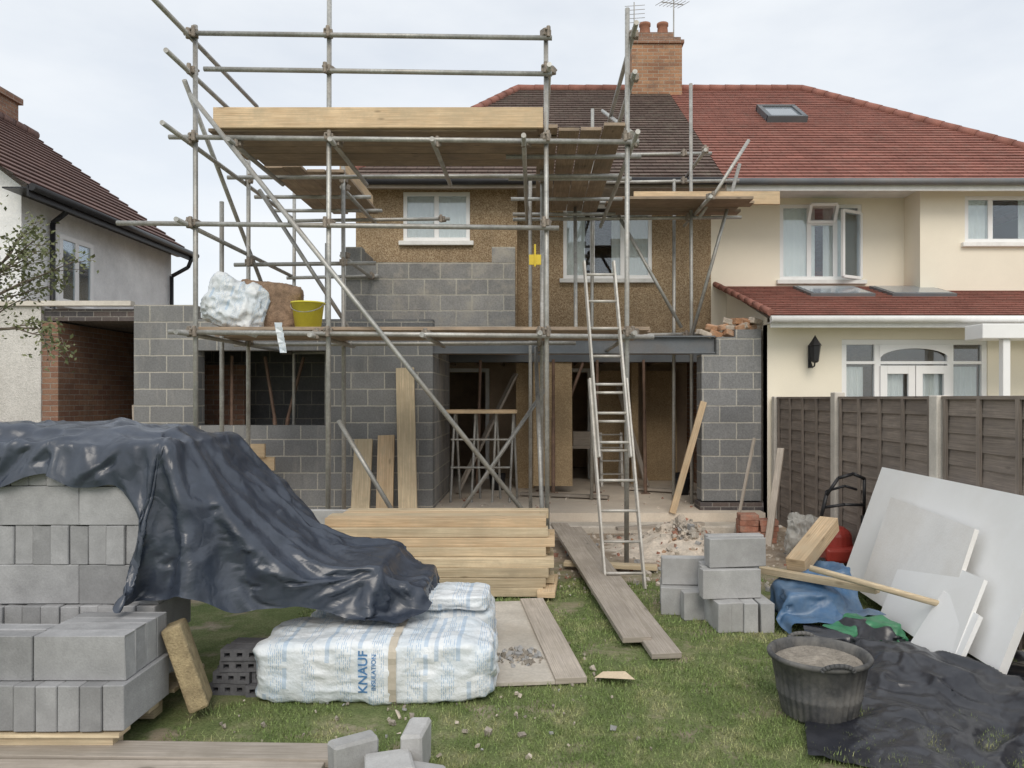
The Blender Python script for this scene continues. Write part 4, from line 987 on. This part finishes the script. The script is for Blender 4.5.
coll(-2.02, -1.78, 4.22, 5.3, 0, 1.10); coll(-1.78, -1.58, 4.30, 5.3, 0, .88); coll(-1.58, -1.42, 4.36, 5.3, 0, .70); coll(-1.42, -.95, 4.5, 5.3, 0, .66); coll(-.95, -.7, 4.6, 5.2, 0, .52); coll(-1.57, -.22, 4.10, 4.68, 0, .37)
coll(-1.82, -1.5, 4.18, 4.75, 0, .34)
def fr_(X):
    pts_ = [(-3.7, 3.84), (-2.3, 3.86), (-2.1, 3.66), (-2.0, 3.36), (-1.8, 3.22), (-1.6, 3.42), (-1.4, 3.78), (-1.1, 4.06), (-.8, 4.2), (-.4, 4.3)]
    for (a, ya), (b, yb) in zip(pts_, pts_[1:]):
        if X <= b: return ya+(yb-ya)*(X-a)/(b-a)+.03*math.sin(X*11)
    return 4.3
cloth('plastic_sheet', -3.7, -.54, 3.84, 5.45, 1.62, .03, 'tarp', .06, zf=lambda X, Y: -max(0, X+2.02)*.7, front=fr_)
for (x, y, s_, h_) in [(2.05, 5.6, .35, .26), (2.25, 5.85, .3, .36), (2.0, 5.2, .35, .10), (2.35, 5.25, .3, .14), (2.3, 4.75, .3, .09), (2.45, 4.4, .35, .12), (2.75, 4.0, .3, .12), (2.15, 4.4, .25, .06), (2.6, 3.7, .25, .08)]:
    coll(x-s_/2, x+s_/2, y-s_/2, y+s_/2, 0, h_)
cloth('tarpaulin', 1.68, 2.48, 5.1, 6.2, .42, .03, 'bluetarp', .06, .1, seed=5)
cloth('plastic_sheet', 1.55, 3.15, 3.2, 5.15, .26, .03, 'tarp2', .055, -.30, seed=9)
cloth('green_sheet', 2.05, 2.52, 4.85, 5.3, .50, .03, 'greentarp', .06, .5, seed=3)
S.frame_start = 1; S.frame_end = 60
for f_ in range(1, 58): S.frame_set(f_)
dg = bpy.context.evaluated_depsgraph_get()
labs = [('large dark plastic sheet draped over block stack and packs', 'plastic sheet'), ('crumpled blue tarpaulin heaped on the lawn', 'tarpaulin'), ('crumpled black plastic sheet spread on the grass', 'plastic sheet'), ('green plastic sheet bundled on the pile', 'sheet')]
newm = []
for o_ in clothes:
    newm.append(bpy.data.meshes.new_from_object(o_.evaluated_get(dg)))
for ci, (o_, me, lb) in enumerate(zip(clothes, newm, labs)):
    o_.modifiers.clear(); o_.data = me
    ss = o_.modifiers.new('sub', 'SUBSURF'); ss.levels = 1
    dg = bpy.context.evaluated_depsgraph_get(); me = bpy.data.meshes.new_from_object(o_.evaluated_get(dg)); o_.modifiers.clear(); o_.data = me
    ns = [v.normal.copy() for v in me.vertices]
    for v, nr in zip(me.vertices, ns):
        q = v.co+Vector((noise.noise(v.co*1.7), noise.noise(v.co*1.7+Vector((9, 0, 0))), noise.noise(v.co*1.7+Vector((0, 9, 0)))))*.45
        q = Vector((q.x*1.0, q.y*.7, q.z*.35))
        d = (.22-abs(noise.noise(q*3.8+Vector((ci, 0, 0)))))*.07+(.22-abs(noise.noise(q*8.)))*.014
        v.co += nr*d*(.9 if nr.z > 0 else -.9)
        v.co.z = max(v.co.z, .008)
    for p_ in me.polygons: p_.use_smooth = True
    c = sum((v.co for v in me.vertices), Vector())/len(me.vertices); c.z = 0
    me.transform(Matrix.Translation(-c)); place(o_, c)
    tag(o_, *lb)
S.frame_set(1)
for o_ in cols_: bpy.data.objects.remove(o_)
k = MB()
pa = [(.42, 4.55), (.55, 4.5), (.6, 4.42), (.5, 4.38), (.36, 4.45)]
k.face([(x, y, .03+.02*(i % 2)) for i, (x, y) in enumerate(pa)]); k = k.build('torn_cardboard', 'paper'); tag(k, 'torn piece of brown cardboard on grass', 'cardboard')

# ================================================================== TREE
TR = thing('garden_tree', (-5.1, 6.3, 0), 'sparse small-leaved garden tree by the white house', 'tree')
k = MB(); rr = random.Random(11); lv = []
def limb(p, d, L_, r_, depth):
    n = 5; q = Vector(p)
    for i in range(n):
        d = (d+Vector((rr.uniform(-.2, .2), rr.uniform(-.2, .2), rr.uniform(-.1, .16)))).normalized(); nq = q+d*L_/n
        k.tube(q, nq, r_*(1-i/n*.6), r_*(1-(i+1)/n*.6), n=6); q = nq
        if depth > 0 and i > 0:
            for _ in range(1): limb(q, (d+Vector((rr.uniform(-.8, .8), rr.uniform(-.8, .8), rr.uniform(-.6, .5)))).normalized(), L_*rr.uniform(.35, .6), r_*.42, depth-1)
        if depth <= 1:
            for _ in range(3): lv.append(q+Vector((rr.gauss(0, .045), rr.gauss(0, .045), rr.gauss(0, .045))))
k.path([(-5.1, 6.3, 0), (-5.05, 6.3, .8), (-5.12, 6.32, 1.6)], .06); k.tube((-5.12, 6.32, 1.6), (-5.08, 6.3, 2.3), .055, .045)
for d_ in ((.8, -.1, .55), (.7, .2, .25), (.5, 0, 1.1), (-.5, .2, .9), (.9, -.2, .05), (-.7, -.4, .5), (.85, .1, .8)): limb((-5.12, 6.3, 2.3), Vector(d_).normalized(), .9, .02, 2)
k.build('trunk', 'bark', TR, smooth=True)
k = MB()
for q in lv:
    a = Vector((rr.uniform(-1, 1), rr.uniform(-1, 1), rr.uniform(-1, 1))).normalized()*rr.uniform(.016, .028); b_ = a.orthogonal().normalized()*a.length*.5
    k.face([q-a, q+b_, q+a, q-b_])
k.build('crown', 'leaf', TR)

# ================================================================== GRASS
rg = np.random.default_rng(3); n = 130000
yy = 3.0+ (rg.random(n)**1.35)*4.6; xx = (rg.random(n)*2-1)
xx = xx*(yy*.72)+.0
def occ(x, y):
    if -.45 < x < .12 and 4.38 < y < 6.15: return True
    if x < -1.85 and 3.48 < y: return True
    if x < -.25 and 4.15 < y < 5.4: return True
    if x < -.9 and 3.22 < y < 3.62: return True
    return False
vs = []; fs = []
for x, y in zip(xx, yy):
    if occ(x, y) or x > 3.1: continue
    d = noise.noise(Vector((x*1.7, y*1.7, 4.)))+.35*noise.noise(Vector((x*5, y*5, 4.)))
    if y+d*1.5 > 6.8 or d*.9+rg.random()*.7 > .58: continue
    h = (.010+.022*rg.random())*(1+1.1*max(0, noise.noise(Vector((x*6, y*6, 0))))); a = rg.random()*6.28; w_ = .0022+.001*(y-3); lx, ly = (rg.random()-.5)*.035, (rg.random()-.5)*.035
    i = len(vs); vs += [(x-w_*math.cos(a), y-w_*math.sin(a), 0), (x+w_*math.cos(a), y+w_*math.sin(a), 0), (x+lx, y+ly, h)]; fs.append((i, i+1, i+2))
me = bpy.data.meshes.new('grass'); me.from_pydata(vs, [], fs); me.materials.append(M['grass'])
go2 = bpy.data.objects.new('grass', me); COL.objects.link(go2); go2['kind'] = 'stuff'

# ================================================================== WORLD / LIGHT / CAMERA
SUN_AZ, SUN_EL = math.radians(176), math.radians(42)
W = bpy.data.worlds.new('World'); S.world = W; W.use_nodes = True; t = W.node_tree; t.nodes.clear()
sky = N(t, 'ShaderNodeTexSky', None, sky_type='NISHITA', sun_disc=False, sun_elevation=SUN_EL, sun_rotation=SUN_AZ, air_density=1., dust_density=2.)
v = N(t, 'ShaderNodeTexCoord').outputs['Generated']
mp = N(t, 'ShaderNodeMapping', {'Vector': v, 'Scale': (1., 1., 2.6)}).outputs[0]
cl = RAMP(t, NOISE(t, mp, 2.0, 6, .55), [(.35, (.72,)*3), (.62, (.95,)*3)])
col = MIX(t, cl, sky.outputs[0], (6.7, 6.95, 7.2))
bgN = N(t, 'ShaderNodeBackground', {'Color': col, 'Strength': .142}); o = t.nodes.new('ShaderNodeOutputWorld'); t.links.new(bgN.outputs[0], o.inputs[0])
ld = bpy.data.lights.new('sun', 'SUN'); ld.energy = 1.5; ld.angle = math.radians(30); ld.color = (1, .92, .81)
lo = bpy.data.objects.new('sun', ld); COL.objects.link(lo)
dirv = Vector((math.sin(SUN_AZ)*math.cos(SUN_EL), math.cos(SUN_AZ)*math.cos(SUN_EL), math.sin(SUN_EL)))
lo.rotation_euler = dirv.to_track_quat('Z', 'Y').to_euler(); lo.location = dirv*30
cd = bpy.data.cameras.new('camera'); co = bpy.data.objects.new('camera', cd); COL.objects.link(co); S.camera = co
co.location = (0, 0, 1.7); co.rotation_euler = (math.radians(90), 0, 0); cd.sensor_width = 36; cd.lens = 745/1024*36; cd.shift_x = -22/1024; cd.shift_y = 14/1024; cd.clip_end = 2000
S.view_settings.view_transform = 'Standard'; S.view_settings.look = 'None'; S.view_settings.exposure = 0
